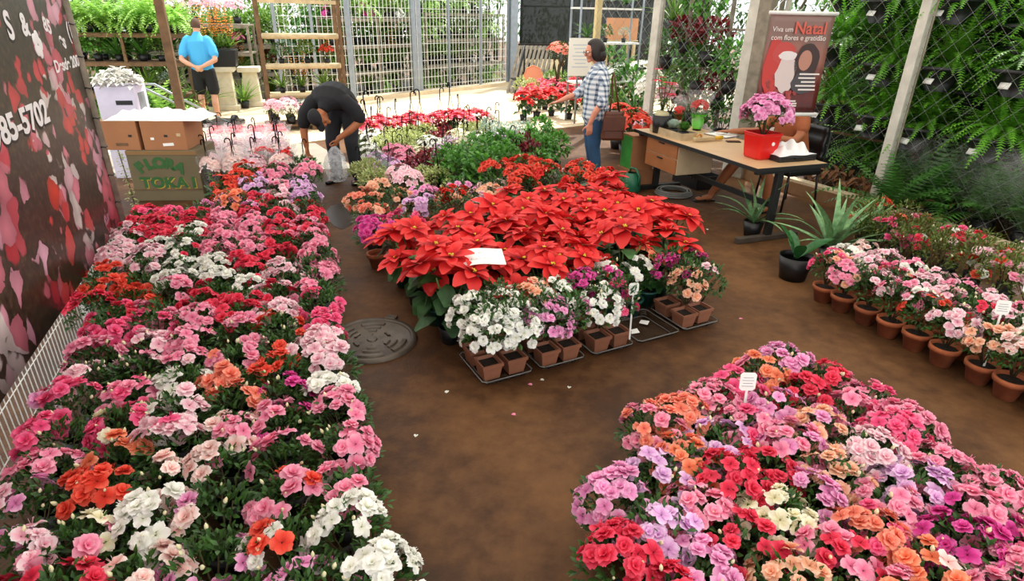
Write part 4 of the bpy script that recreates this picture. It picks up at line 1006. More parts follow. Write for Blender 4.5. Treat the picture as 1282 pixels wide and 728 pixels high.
for q in range(6): MB().tube([(-.178, -.2+q*.08, .13), (-.19, -.2+q*.08, .17), (-.165, -.2+q*.08, .185), (-.15, -.2+q*.08, .16)], .006, 5).obj('clip', M['steel'], cr, True)
# chair of the seated person
CC = Vector((3.08, 6.72, 0))
ch = thing('office_chair', 'black padded visitor chair behind the desk near the chain fence', 'chair', CC, A21)
M['vinyl'] = mat('black_vinyl', '#131415', .35, bump=.1)
MB().box((0, 0, .435), (.46, .46, .07)).obj('seat', M['vinyl'], ch, bevel=.02)
bk = MB()
vs = []; n = 8
for i in range(n+1):
    for j in range(n+1):
        y = -.23+.46*i/n; z = .55+.36*j/n; vs.append((.20+.05*(z-.5)+.02-.06*(abs(y)/.23)**2*.5-.012*math.cos(j*PI/2), y, z))
bk.add(vs, [(i*(n+1)+j, (i+1)*(n+1)+j, (i+1)*(n+1)+j+1, i*(n+1)+j+1) for i in range(n) for j in range(n)])
b_ = bk.obj('backrest', M['vinyl'], ch, True); b_.modifiers.new('s', 'SOLIDIFY').thickness = .04
for s in (-1, 1):
    MB().tube([(-.20, s*.2, .41), (-.23, s*.22, 0)], .0125, 8).obj('leg', M['black'], ch, True)
    MB().tube([(.20, s*.2, .41), (.25, s*.22, 0)], .0125, 8).obj('leg', M['black'], ch, True)
    MB().tube([(.18, s*.2, .40), (.23, s*.215, .58), (.25, s*.215, .86)], .011, 8).obj('back_post', M['black'], ch, True)
# ------------------------------------------------------------------ aloes
def aloe(loc, label, n, L, W, seed, bend=.7, elev=(35, 85), m='leaf_aloe', sc=1.0, pot='black', potscale=1.3):
    t = thing('potted_aloe', label, 'aloe', loc, 0, None)
    inst('pot', POT[pot][0], t, (0, 0, 0), (0, 0, 0), potscale); inst('soil', POT[pot][1], t.children[0])
    me = blades_me(seed, n, L, W, M[m], bend, elev, .55, 7, .10*potscale)
    inst('leaves', me, t, (0, 0, 0), (0, 0, 0), sc)
    return t
aloe(at(940, 297)+Vector((.02, .05, 0)), 'tall slender aloe in a black pot against the desk leg', 13, .52, .05, 31, 1.1, (30, 86))
t = thing('potted_broad_leaf_plant', 'glossy broad-leaved plant in a round black pot, nearest pot before the aloes', 'plant', at(995, 352)+Vector((.0, .06, 0)), 0)
MB().lathe(pot_prof(.10, .135, .20), 22, cap0=True).obj('pot', M['black_pot'], t, True)
prof = lambda q: math.sin(PI*min(1, q*.9+.05))**.9
mb = MB()
for (a, e, L, W) in [(2.6, 75, .30, .11), (.4, 35, .38, .10), (4.4, 60, .26, .09), (1.5, 50, .28, .09)]:
    d = Vector((math.cos(a)*math.cos(R(e)), math.sin(a)*math.cos(R(e)), math.sin(R(e)))); mb.blade((.02*math.cos(a), .02*math.sin(a), .18), d, UPQ if e < 70 else Vector((-math.cos(a), -math.sin(a), .2)), L, W, 6, .5, .3, prof)
mb.obj('leaves', leaf_mat('glossy_leaf', '#1c4a28', '#356b34', rough=.25), t, True)
for n in range(2): pass
aloe(at(1035, 336)+Vector((.05, .1, 0)), 'large pale aloe with upright leaves behind the black pot', 20, .58, .07, 32, .6, (35, 86))
aloe(at(1082, 322)+Vector((.05, .1, 0)), 'rosette agave with broad pale leaves at the end of the terracotta row', 26, .40, .085, 33, .55, (25, 85))
# ------------------------------------------------------------------ plant labels and the card on the poinsettias
def label_sign(loc, h, rz, tilt, label, w=.07, hh=.085):
    t = thing('plant_label', label, 'plant label', loc, rz)
    stem = MB().box((0, 0, h/2), (.012, .002, h)).obj('stake', M['white_card'], t)
    z = h
    mb = MB(); P = [(-w/2, z+.012), (-w/2+.012, z), (w/2-.012, z), (w/2, z+.012), (w/2, z+hh-.01), (w/2-.01, z+hh), (-w/2+.01, z+hh), (-w/2, z+hh-.01)]
    mb.add([(x, -.0015, q) for x, q in P]+[(x, .0015, q) for x, q in P], [tuple(range(8)), tuple(range(15, 7, -1))]+[(i, 8+i, 8+(i+1) % 8, (i+1) % 8) for i in range(8)])
    hd = mb.obj('label_head', M['white_card'], t)
    mb = MB()
    for k in range(4): mb.box((0, -.002, z+hh*.25+k*hh*.16), (w*(.6 if k % 2 else .72), .0006, .003))
    mb.obj('handwriting', mat('grey_ink', '#9aa3ab', .7), hd)
    t.rotation_euler.x = tilt
    return t
label_sign(at(935, 515, .30)-Vector((0, 0, .30)), .385, .0, -.12, 'white plant label standing among the blooms of the front bed', .075, .09)
label_sign(cuv(1.05, .035, .06), .31, .35, -.05, 'white label on a bent stake in the hot pink azalea pot', .07, .08)
label_sign(at(1247, 425, .3)-Vector((0, 0, .3)), .44, -.2, -.1, 'white plant label in the terracotta row, nearer the aisle', .075, .085)
label_sign(at(1282, 400, .3)-Vector((0, 0, .3)), .46, -.2, -.1, 'white plant label at the edge of the terracotta row, by the black pots', .085, .095)
sg = thing('price_card', 'white handwritten price card resting on the red poinsettias', 'sign', at(604, 322, .575), .12)
mb = MB(); n = 10; vs = []; W_, H_ = .27, .18
for i in range(n+1):
    for j in (0, 1):
        x = -W_/2+W_*i/n; vs.append((x, (-H_/2 if j == 0 else H_/2), .012*math.sin(i/n*PI*1.4)))
mb.add(vs, [(i*2, i*2+2, i*2+3, i*2+1) for i in range(n)])
pc_ = mb.obj('card', M['white_card'], sg, True); pc_.modifiers.new('s', 'SOLIDIFY').thickness = .002
M['ink'] = mat('faded_ink', '#a8adb6', .8)
def scribble(parent, x0, y0, wd, h, m, seed, z=.0175):
    r = random.Random(seed); mb = MB(); x = x0
    while x < x0+wd:
        L = r.uniform(.010, .018); pts = [(x+L*q/5, y0+h*(r.random() if q % 2 else r.random()*.5), z) for q in range(6)]
        mb.tube(pts, .0011, 3); x += L+(.012 if r.random() < .25 else .003)
    return mb.obj('handwriting', m, parent)
scribble(pc_, -.07, .015, .15, .028, M['ink'], 3); scribble(pc_, -.08, -.045, .15, .024, M['ink'], 4, .014)
sg.rotation_euler = (.20, -.06, .18)

pm_ = MB().blade((0, 0, .002), (1, 0, .05), UPQ, .03, .024, 3, .3, .3).mesh('fallen_petal', PM['pink']); pw_ = pm_.copy(); pw_.materials[0] = PM['white']
for k, (px, py, w_) in enumerate([(661, 482, 0), (712, 487, 1), (681, 477, 1), (562, 490, 1), (884, 287, 1), (640, 520, 0), (520, 548, 1), (930, 400, 0)]):
    tag(inst('fallen_petal', pw_ if w_ else pm_, None, at(px, py), (0, 0, k*1.3)), 'pale fallen petal lying on the brown floor' if w_ else 'pink fallen petal lying on the brown floor', 'petal', 'pale fallen petals' if w_ else 'pink fallen petals')
# ------------------------------------------------------------------ cardboard boxes at the far end of the left bed
bx0 = uv(-1.66, 7.22)
BA = .10
big = thing('printed_carton', 'olive cardboard carton with green shop lettering, under the two brown boxes', 'box', (-3.80, 6.69, 0), BA)
W_, D_, H_ = .72, .55, .55
bw = MB(); e = .008
bw.box((0, 0, H_/2), (W_, D_, H_)); bw.obj('box_walls', M['cardboard_olive'], big, bevel=.006)
MB().box((0, -D_/2-.003, .13), (W_-.002, .004, .012)).obj('fold_seam', M['wood_brown'], big)
MB().box((0, -D_/2-.003, .525), (W_-.002, .004, .04)).obj('top_tape', M['tape'], big)
M['print_green'] = mat('green_print_ink', '#2f5f2c', .7, var=.2, vscale=20)
M['print_yellow'] = mat('yellow_print_ink', '#b59a3c', .7)
for k, c in enumerate('FLORA'):
    a = (k-2)*.27
    text(c, big, M['print_green'], .15, (-.04+.33*math.sin(a)*1.05, -D_/2-.004, .37-.33*(1-math.cos(a))*.9), (PI/2, a*1.0, 0), 1.05, 'lettering', .001, 'CENTER', .010)
for k, c in enumerate('TOKAI'):
    x = -.22+k*.125
    text(c, big, M['print_yellow'], .155, (x+.012, -D_/2-.0035, .145), (PI/2, 0, 0), 1.1, 'lettering_shadow', .001, 'CENTER', .006)
    text(c, big, M['print_green'], .155, (x, -D_/2-.005, .155), (PI/2, 0, 0), 1.1, 'lettering', .001, 'CENTER', .008)
for k, (dx, w_, l) in enumerate([(-.345, .36, 'brown cardboard box on top of the lettered carton, banner side'), (.085, .44, 'brown cardboard box on top of the lettered carton, aisle side')]):
    M3 = Matrix.Rotation(BA, 3, 'Z')
    o = thing('cardboard_box', l, 'box', big.location + M3 @ Vector((dx-.03, .0, H_+.001)), BA+(.01 if k else -.02))
    MB().box((0, 0, .15), (w_, .5, .30)).obj('box_walls', M['cardboard'], o, bevel=.005)
    MB().box((.02 if k else .1, -.2525, .15), (.035, .004, .022)).obj('hand_hole', M['black_pot'], o)
    if k: MB().box((.03, -.2525, .06), (.11, .003, .03), (0, -.06, 0)).obj('white_sticker', M['white_card'], o); MB().box((-.12, -.2525, .12), (.035, .004, .025)).obj('white_sticker', M['white_card'], o); MB().box((.15, -.2525, .16), (.04, .004, .03)).obj('hand_hole', M['wood_pale'], o)
    else: MB().box((0, -.2525, .06), (.12, .002, .03)).obj('printed_mark', M['wood_brown'], o)
pap = MB(); r = random.Random(5); n = 26; vs = []
for i in range(n+1):
    for j in range(n+1):
        x = -.52+.98*i/n; y = -.25+.50*j/n; ed = max(0, 1-max(abs(x+.03)/.49, abs(y)/.25)**5)
        z = ed*(.06+.035*math.sin(x*13+1)*math.cos(y*15)+.014*math.sin(x*41+y*33)+.008*math.sin(x*77-y*61)); vs.append((x, y, max(.0, z)+.003))
pap.add(vs, [(i*(n+1)+j, (i+1)*(n+1)+j, (i+1)*(n+1)+j+1, i*(n+1)+j+1) for i in range(n) for j in range(n)])
po = pap.obj('plastic_wrapping', mat('white_wrapping', '#efece8', .4, bump=.3, bscale=25), None, False, loc=big.location+Vector((0, 0, H_+.302)), rot=(0, 0, BA))
po.modifiers.new('s', 'SOLIDIFY').thickness = .002
tag(po, 'crumpled white plastic wrapping spread over the two brown boxes', 'wrapping')
fb = thing('lilac_carton', 'white and lilac carton topped with a heap of white filler, behind the banner pole', 'box', (-4.75, 7.55, 0), .2)
MB().box((0, 0, .54), (.42, .40, 1.08)).obj('box_walls', mat('lilac_board', '#dcd8ee', .6, var=.06), fb, bevel=.008)
MB().box((.08, -.202, .90), (.18, .004, .05)).obj('printed_mark', M['black_pot'], fb); MB().box((.212, 0, .9), (.004, .2, .2)).obj('grey_panel', M['steel'], fb)
mb = MB(); r = random.Random(8)
for k in range(260):
    a = r.uniform(0, 6.28); q = math.sqrt(r.random()); x = .25*q*math.cos(a); y = .23*q*math.sin(a); z = 1.09+.15*(1-q*q)+r.uniform(-.03, .03)
    mb.blade((x, y, z), (r.gauss(0, 1), r.gauss(0, 1), r.uniform(0, 1)), UPQ, .09, .06, 2, .8, .5)
mb.obj('white_filler', M['white_card'], fb)
bl = thing('leafy_climber', 'thin leafy flowering twig hanging between the banner pole and the lettered carton', 'plant', (-3.95, 6.05, 0), 0)
mb = MB(); r = random.Random(3); mb.tube([(0, 0, 0), (-.02, .02, .3), (-.05, .03, .62)], .006, 5, 1)
for k in range(90): z = r.uniform(.05, .62); mb.blade((-.05*z+r.gauss(0, .02), r.gauss(0, .02), z), (r.gauss(0, 1), r.gauss(0, 1), .3), UPQ, .045, .02, 2, .5, .3)
mb.obj('foliage', [M['leaf_varieg'], M['stem']], bl)
# ------------------------------------------------------------------ left background: post, hand truck, racks of plants
pp = at(233, 190); mb = MB().box((0, 0, 1.5), (.11, .11, 3.0))
o = mb.obj('timber_post', M['wood_brown'], None, False, bevel=.008, loc=(-4.83, 8.95, 0), rot=(0, 0, .3)); tag(o, 'brown timber post rising behind the cardboard boxes', 'post')
ht = thing('hand_truck', 'black and silver hand truck lying by the man in blue', 'hand truck', at(283, 158), A21+1.2)
MB().box((0, 0, .06), (.46, .55, .10)).obj('load_plate', M['black_pot'], ht, bevel=.03)
MB().tube([(-.2, .15, .1), (-.75, .55, .55), (-1.1, .8, .82)], .02, 8).obj('handle_bar', M['steel'], ht, True)
MB().tube([(-.2, -.15, .1), (-.8, .25, .55), (-1.1, .5, .82), (-1.1, .8, .82)], .02, 8).obj('handle_bar', M['steel'], ht, True)
for s in (-1, 1): MB().lathe([(.02, -.03), (.11, -.035), (.12, 0), (.11, .035), (.02, .03)], 18).obj('wheel', M['black_pot'], ht, True, loc=(-.22, s*.28, .12), rot=(PI/2, 0, 0))
def shrub(P, rr, h, m, label, seed, trunk=False, name='leafy_shrub', cat='shrub', n=900, L=.22):
    t = thing(name, label, cat, P, seed)
    r = random.Random(seed); mb = MB()
    cl = [Vector((r.gauss(0, .42)*rr, r.gauss(0, .42)*rr, h*r.uniform(.25 if not trunk else .5, .9))) for _ in range(14)]
    for k in range(n):
        c0 = r.choice(cl); p = Vector((r.gauss(0, 1), r.gauss(0, 1), r.gauss(0, 1))).normalized(); rad = rr*.48*r.uniform(.6, 1.0)
        c = c0+p*rad
        if c.z < .05: c.z = .05
        mb.blade(c, (p+Vector((r.gauss(0, .6), r.gauss(0, .6), r.gauss(0, .5)))), UPQ, L*r.uniform(.6, 1.3), L*.45, 2, .6, .3)
    mb.obj('foliage', m, t)
    tb = MB()
    for k in range(4): tb.tube([(.05*k-.1, 0, 0), (.1*k-.15, .05*k, h*.3), cl[k]], [.07, .05, .03] if trunk else [.04, .03, .02], 6)
    tb.obj('trunk' if trunk else 'stems', M['stem'], t, True)
    return t
def rack(name, label, P, L, D, tiers, ang, m, cat='plant rack', posts=3, top=None):
    t = thing(name, label, cat, P, ang)
    hgt = top or max(tiers)+.02
    for z in tiers:
        mb = MB()
        for k in range(4): mb.box((L/2, -D/2+D*(k+.5)/4, z), (L, D/4-.02, .03))
        mb.box((L/2, -D/2, z-.03), (L, .03, .06)); mb.obj('shelf', m, t)
    for k in range(posts):
        x = .03+(L-.06)*k/(posts-1)
        for s in (-1, 1): MB().box((x, s*(D/2-.02), hgt/2), (.05, .05, hgt)).obj('post', m, t)
    return t
def fill(P, ang, L, D, z, kinds, step, where, sc=1.0, rows_=1, seed=0, pot='small', skip=0.0):
    c, s = math.cos(ang), math.sin(ang); n = int(L/step); q = 0
    for i in range(n):
        for j in range(rows_):
            r = random.Random(seed*1000+i*7+j)
            if r.random() < skip: continue
            q += 1
            x = step*(i+.5)+r.uniform(-.04, .04); y = (-D/2+D*(j+.5)/rows_)
            k = kinds[(i*3+j*5+seed) % len(kinds)] if r.random() < .5 else r.choice(kinds)
            plant(k, Vector((P[0]+c*x-s*y, P[1]+s*x+c*y, z+.016)), '%s %s, %s from banner end' % (KN[k], where, nth(q)), 'plants '+where, sc*r.uniform(.85, 1.15), pot, seed*1000+i*7+j)
# rack A behind the boxes: pale ferns on top
PA = Vector((-8.1, 11.6, .012)); AA = R(12)
rack('plant_rack', 'tall plant rack with pale ferns on top behind the banner', PA, 2.1, .7, [.45, 1.0, 1.48], AA, M['wood_brown'])
fill(PA, AA, 2.1, .7, 1.5, ['fern'], .34, 'on the fern rack, top tier', 1.35, 2, 1)
fill(PA, AA, 2.1, .7, 1.01, ['bushy', 'spiky dark', 'bushy light', 'ferny'], .36, 'on the fern rack, middle tier', 1.1, 2, 2)
fill(PA, AA, 2.1, .7, .47, ['spiky', 'bushy light', 'bushy', 'silver'], .36, 'on the fern rack, bottom tier', 1.1, 2, 3)
fill(PA, AA, 2.1, .7, .0, ['spiky', 'fern', 'bushy light'], .40, 'on the floor before the fern rack', 1.1, 1, 4)
PA2 = Vector((-8.6, 13.6, .012))
rack('plant_rack', 'second plant rack behind the fern rack with mixed flowering pots', PA2, 2.9, .7, [.5, 1.05, 1.6], AA, M['wood_grey'])
fill(PA2, AA, 2.9, .7, 1.62, ['bushy light', 'pale pink bloom', 'white bloom', 'spiky'], .40, 'on the mixed rack, top tier', 1.2, 1, 5)
fill(PA2, AA, 2.9, .7, 1.07, ['red bloom', 'bushy', 'spiky', 'pink bloom'], .40, 'on the mixed rack, middle tier', 1.1, 1, 6)
fill(PA2, AA, 2.9, .7, .52, ['bushy', 'bromeliad', 'spiky', 'bushy light'], .40, 'on the mixed rack, low tier', 1.0, 1, 7)
# tall greens by the man
k = 0
for (x, y, rr, h, m, l) in [(-9.6, 13.0, 1.0, 2.6, 'leaf_light', 'bright bush tight behind the fern rack, banner side'), (-8.2, 13.3, 1.0, 2.5, 'leaf_mid', 'green bush tight behind the fern rack'), (-10.6, 15.2, 1.3, 2.8, 'leaf_mid', 'green bush behind the mixed rack, banner side'), (-8.8, 15.9, 1.2, 2.7, 'leaf_olive', 'olive bush behind the bromeliad rack'), (-7.0, 16.6, 1.2, 2.7, 'leaf_light', 'bright bush behind the bromeliad rack'), (-5.2, 17.2, 1.2, 2.8, 'leaf_mid', 'green bush between bromeliad rack and mesh gate'), (-12.6, 15.5, 1.4, 3.0, 'leaf_light', 'bright bush at the end of the mixed rack'), (-3.6, 18.6, 1.1, 2.9, 'leaf_light', 'bright bush behind the mesh panel')]:
    shrub((x, y, .012), rr, h, M[m], l, 500+k, n=1100, L=.19); k += 1
for n, (px, py, Y, k, s, l) in enumerate([(200, 130, 10.6, 'fern', 1.9, 'big pale fern right behind the cardboard boxes'), (185, 118, 11.0, 'spiky', 1.9, 'spiky pale plant behind the lilac carton'), (218, 120, 11.3, 'spiky dark', 1.6, 'dark spiky plant just behind the timber post'),
        (250, 128, 12.4, 'spiky', 1.8, 'bright green tufted plant behind the legs of the man in blue'), (306, 128, 13.2, 'spiky', 1.3, 'tufted plant on the floor next to the white pedestal'), (170, 125, 10.4, 'bushy', 1.5, 'bushy plant by the lilac carton')]):
    p = aty(px, py, Y); p.z = .012
    plant(k, p, l, None, s, 'terra' if n % 2 else 'black', 800+n)
def pedestal(px, py, Y, label, h=.85):
    p = aty(px, py, Y); p.z = .012
    t = thing('stone_pedestal', label, 'pedestal', p, .3)
    m = M['ped'] = M.get('ped') or mat('cast_stone', '#d9cfb8', .8, var=.1)
    MB().box((0, 0, .05), (.44, .44, .10)).obj('base', m, t, bevel=.01)
    MB().box((0, 0, h/2), (.34, .34, h-.16), taper=.82).obj('shaft', m, t, bevel=.015)
    MB().box((0, 0, h-.05), (.44, .44, .10)).obj('cap', m, t, bevel=.012)
    return t, p, h
_, pq, hq = pedestal(288, 138, 13.0, 'pale stone pedestal carrying a black planter beside the man in blue')
t = thing('planter_with_bromeliads', 'black square planter of orange bromeliads on the stone pedestal', 'planter', pq+Vector((0, 0, hq)), .3)
MB().box((0, 0, .16), (.55, .45, .32), taper=1.15).obj('planter_box', M['black_pot'], t, bevel=.01)
for k in range(3):
    for pn, me in proto('bromeliad'): inst(pn, me, t, (-.17+.17*k, .05*(-1)**k, .22), (0, 0, k), 1.25)
pedestal(319, 134, 13.6, 'second pale stone pedestal further back beside the tufted plant', .8)
# rack C: bromeliads and orchids behind the man
PC = Vector((-8.3, 14.6, .012)); AC = R(14)
rack('plant_rack', 'long rack of orange bromeliads behind the man in blue', PC, 2.9, .8, [.55, 1.15], AC, M['wood_grey'])
fill(PC, AC, 2.9, .8, 1.17, ['bromeliad', 'spiky', 'bushy light'], .36, 'on the upper tier behind the man in blue', 1.6, 2, 8)
fill(PC, AC, 2.9, .8, .57, ['bushy', 'spiky dark', 'bromeliad', 'burgundy'], .40, 'on the lower tier behind the man in blue', 1.35, 1, 9)
fill(PC, AC, 2.9, .8, 0, ['bushy', 'spiky', 'bushy light'], .45, 'on the floor behind the man in blue', 1.4, 1, 10)
# open display rack with pale shelves
PD = at(343, 157); PD.z = .012; AD = R(24)
dr = thing('display_rack', 'open wooden display rack with three pale shelves left of the mesh gate'.replace('left of', 'beside'), 'rack', PD, AD)
for z in (.50, 1.0, 1.5): MB().tube([(0, 0, z), (1.3, 0, z)], .05, 10).obj('shelf', M['wood_pale'], dr, True); 
for z in (.50, 1.0, 1.5): MB().box((.65, .28, z), (1.34, .5, .025)).obj('shelf', M['wood_pale'], dr)
MB().box((.65, 0, 2.05), (1.4, .05, .06)).obj('top_rail', M['wood_pale'], dr)
for x in (-.02, 1.34):
    for y in (0, .5): MB().box((x, y, 1.05), (.06, .06, 2.1)).obj('post', M['wood_brown'], dr)
c, s = math.cos(AD), math.sin(AD)
for n, (x, z, k, sc, l) in enumerate([(.6, .52, 'bromeliad', 1.0, 'orange bromeliad with green blades on the low shelf of the display rack'), (.25, .52, 'spiky', .9, 'green bladed plant at the end of the low shelf of the display rack'), (1.0, .52, 'spiky', .9, 'green bladed plant by the mesh on the low shelf of the display rack'),
        (.3, 1.02, 'bushy', .9, 'leafy plant on the middle shelf of the display rack, banner side'), (.75, 1.02, 'bushy light', .9, 'pale leafy plant in the middle of the display rack'), (1.1, 1.02, 'red bloom', .8, 'small red plant on the middle shelf of the display rack')]):
    plant(k, PD+Vector((c*x-s*.28, s*x+c*.28, z+.002)), l, None, sc, 'small', 830+n)
pal = thing('timber_pallet', 'low timber pallet with flowering pots at the foot of the display rack', 'pallet', at(340, 160)+Vector((.0, -.12, .012)), AD)
for k in range(5): MB().box((.75, -.35+.12*k, .09), (1.6, .09, .025)).obj('board', M['wood_brown'], pal)
for k in range(3): MB().box((.06+.69*k, -.11, .04), (.08, .56, .075)).obj('bearer', M['wood_brown'], pal)
q = 0
for i in range(6):
    for j in range(2):
        q += 1
        x = .12+i*.26; y = -.28+.3*j
        plant(['pale pink bloom', 'white bloom', 'pink bloom'][(i+j*2) % 3], pal.location+Vector((c*x-s*y, s*x+c*y, .105)), 'pale flowering pot on the timber pallet, %s counted along from its banner end' % nth(q), 'pots on the timber pallet', 1.05, 'black', 840+q)
# ------------------------------------------------------------------ mesh gates
def gate(name, label, a, b, h, nv, cat='gate'):
    a = Vector((a.x, a.y, .012)); b = Vector((b.x, b.y, .012)); L = (b-a).length; ang = math.atan2(b.y-a.y, b.x-a.x)
    t = thing(name, label, cat, a, ang)
    mb = MB()
    for x in (0.03, L-.03): mb.box((x, 0, h/2), (.07, .05, h))
    for z in (.05, h-.03): mb.box((L/2, 0, z), (L, .05, .08))
    mb.obj('gate_frame', M['steel'], t)
    mb = MB(); n = int(L/.11)
    for k in range(1, n): mb.box((L*k/n, 0, h/2), (.009, .009, h))
    k = .2
    while k < h: mb.box((L/2, .012, k), (L, .009, .009)); k += .2
    mb.obj('mesh_panel', M['wire'], t)
    for k in range(nv): MB().box((L*(k+1)/(nv+1), -.01, h/2), (.06, .04, h)).obj('stile', M['steel'], t)
    return t, L, ang
G0 = at(444, 128); G1 = at(521, 119); G2 = at(636, 107)
gate('mesh_gate', 'white wire mesh gate leaf next to the display rack', G0, G1, 2.9, 0)
gate('mesh_gate', 'white wire mesh gate leaf with two stiles next to the dark shade net', G1, G2, 3.1, 2)
gate('mesh_panel_fence', 'white wire mesh panel behind the display rack', at(352, 140)+Vector((-.3, 1.0, 0)), G0, 2.8, 1, 'fence')
o = MB().box((0, 0, 1.7), (.20, .20, 3.4)).obj('steel_post', M['steel'], None, False, bevel=.01, loc=(G1.x+.05, G1.y+.2, 0), rot=(0, 0, .4)); tag(o, 'thick grey steel post between the two mesh gate leaves', 'post')
o = MB().box((0, 0, 1.8), (.22, .22, 3.6)).obj('steel_post', M['steel'], None, False, bevel=.01, loc=(G2.x+.12, G2.y+.05, 0), rot=(0, 0, .4)); tag(o, 'grey steel post closing the mesh gate beside the dark net', 'post')
MB_ = MB().box((0, 0, .05), ((G2-G0).length+.6, .35, .10)); o = MB_.obj('trim_1', M['concrete'], None, loc=(G0+G2)/2+Vector((0, .1, 0)), rot=(0, 0, math.atan2(G2.y-G0.y, G2.x-G0.x))); struct(o)
# racks behind the gate
d = (G2-G0).normalized(); nrm = Vector((-d.y, d.x, 0)); AG = math.atan2(d.y, d.x)
for q, (off, along, L, tiers, l) in enumerate([(1.0, .1, 2.5, [.55, 1.15, 1.75], 'orchid rack behind the near mesh gate leaf'), (1.0, 2.9, 3.2, [.6, 1.25, 1.9], 'plant rack behind the far mesh gate leaf')]):
    P = G0+nrm*off+d*along; P.z = .012
    rack('plant_rack', l, P, L, .7, tiers, AG, M['wood_grey'])
    K = [['bushy light', 'spiky', 'bushy light', 'bromeliad'], ['magenta bloom', 'white orchid', 'bushy', 'magenta bloom', 'spiky'], ['bromeliad', 'fern', 'spiky', 'bushy light']] if q == 0 else [['spiky', 'bushy light', 'spiky'], ['bushy light', 'spiky', 'fern'], ['spiky', 'bromeliad', 'fern', 'bushy light']]
    for ti, z in enumerate(tiers): fill(P, AG, L, .7, z, K[ti], .33, 'on the rack behind %s gate leaf, %s tier' % (('near', 'far')[q], ('low', 'middle', 'top')[ti]), (1.75 if q else 1.5), 1, 20+q*5+ti)
    fill(P, AG, L, .7, 0, ['spiky', 'white orchid', 'bushy light', 'fern'], .45, 'on the floor behind the %s gate leaf' % ('near', 'far')[q], 1.4, 1, 30+q)
    for w_ in range(4):
        pw = P+d*(L*(w_+.5)/4)+nrm*1.4; shrub((pw.x, pw.y, .012), .75, 2.7, M[['leaf_mid', 'leaf_light', 'leaf_olive', 'leaf_light'][w_]], 'leafy shrub right behind the %s, %s along it' % (l.split(' behind')[0]+' of the '+l.split('the ')[1], nth(w_+1)), 300+q*10+w_, n=700, L=.17)
# ------------------------------------------------------------------ trees and shrubs far behind
k = 0
for (x, y, rr, h, m, l) in [(-15, 18, 2.2, 3.4, 'leaf_light', 'bright green shrub far behind the fern rack'), (-11.5, 19.5, 2.2, 3.8, 'leaf_mid', 'mid green shrub behind the mixed rack'), (-8.5, 20.5, 2.0, 3.6, 'leaf_light', 'bright shrub far behind the man in blue'),
        (-6, 22, 2.2, 4.0, 'leaf_varieg', 'pale yellowish shrub behind the display rack'), (-3.2, 24, 2.3, 4.2, 'leaf_light', 'bright shrub behind the near gate leaf'), (-.8, 25, 2.2, 4.4, 'leaf_mid', 'mid green shrub behind the far gate leaf'), (1.8, 26.5, 2.4, 4.4, 'leaf_light', 'bright shrub behind the grey gate post'),
        (-18.5, 23, 2.6, 4.2, 'leaf_mid', 'large shrub at the far end of the nursery behind the banner'), (4.6, 27, 2.3, 4.8, 'leaf', 'dark tall shrub behind the shade net'), (7.5, 26, 2.4, 4.8, 'leaf', 'dark tall shrub behind the leaning pallets'), (10.5, 24, 2.6, 4.8, 'leaf_mid', 'tall shrub far behind the woman in plaid'), (14, 22, 2.6, 4.8, 'leaf_mid', 'tall shrub far behind the white fence post'), (17, 18, 2.8, 5, 'leaf', 'tall dark shrub far behind the hanging ferns')]:
    shrub((x, y, .012), rr, h, M[m], l, 60+k); k += 1
# ------------------------------------------------------------------ dark shade net, leaning frames, pots
netm = mat('shade_net', '#20241f', .8, alpha=.86)
a, b = Vector((.1, 19.6, 0)), Vector((5.2, 18.2, 0)); L = (b-a).length
sn = thing('shade_net_screen', 'dark green shade net screen stretched behind the leaning pallets', 'screen', a, math.atan2(b.y-a.y, b.x-a.x))
MB().box((L/2, 0, 1.7), (L, .01, 3.3)).obj('net', netm, sn)
for k in range(4): MB().tube([(L*k/3, .04, 0), (L*k/3, .04, 3.2)], .045, 8).obj('post', M['wood_brown'] if k % 2 else M['black'], sn, True)
MB().tube([(0, .04, 2.15), (L, .04, 2.15)], .025, 6).obj('top_rail', M['black'], sn, True)
def leaning(px, py, Y, label, w, h, nsl, lean, rz, m, name='slatted_pallet'):
    p = aty(px, py, Y); p.z = .012
    t = thing(name, label, 'pallet', p, rz); Mr = Matrix.Rotation(-lean, 4, 'X')
    for k in range(nsl):
        q = MB().box((-w/2+w*(k+.5)/nsl, 0, h/2), (w/nsl*.55, .025, h)).obj('slat', m, t); q.matrix_local = Mr
    for z in (.08, h*.5, h-.06):
        q = MB().box((0, .03, z), (w, .04, .09)).obj('cross_board', m, t); q.matrix_local = Mr
    return t
leaning(656, 104, 16.6, 'weathered slatted pallet leaning behind the grey gate post', 1.1, 1.35, 9, .5, -.5, M['wood_grey'])
leaning(676, 100, 17.0, 'paler slatted pallet leaning next to the weathered one', 1.1, 1.1, 8, .75, -.2, M['wood_pale'])
o = thing('metal_stand', 'black folding metal stand in front of the leaning pallets', 'stand', aty(672, 104, 15.8)*1.0, .2); o.location.z = .012
for s in (-.5, .5):
    MB().tube([(s-.12, -.2, 0), (s+.2, .2, 1.25)], .022, 6).obj('leg', M['black'], o, True)
    MB().tube([(s+.3, .5, 0), (s+.2, .2, 1.25)], .022, 6).obj('leg', M['black'], o, True)
MB().box((.2, .2, 1.25), (1.3, .04, .04)).obj('top_bar', M['black'], o)
mb = MB()
for k in range(7): mb.box((-.1+.0, .0+.08*k-.1, .45), (1.0, .03, .02))
mb.obj('grid_shelf', M['black'], o)
p = aty(697, 108, 15.2); p.z = .012
t = thing('terracotta_planter', 'round terracotta pot holding a trunked plant beside the leaning pallets', 'plant', p, 0)
MB().lathe(pot_prof(.16, .25, .36, .012, .07), 20, cap0=True).obj('pot', M['terra'], t, True); MB().lathe([(.001, .3), (.23, .3)], 16).obj('soil', M['soil'], t)
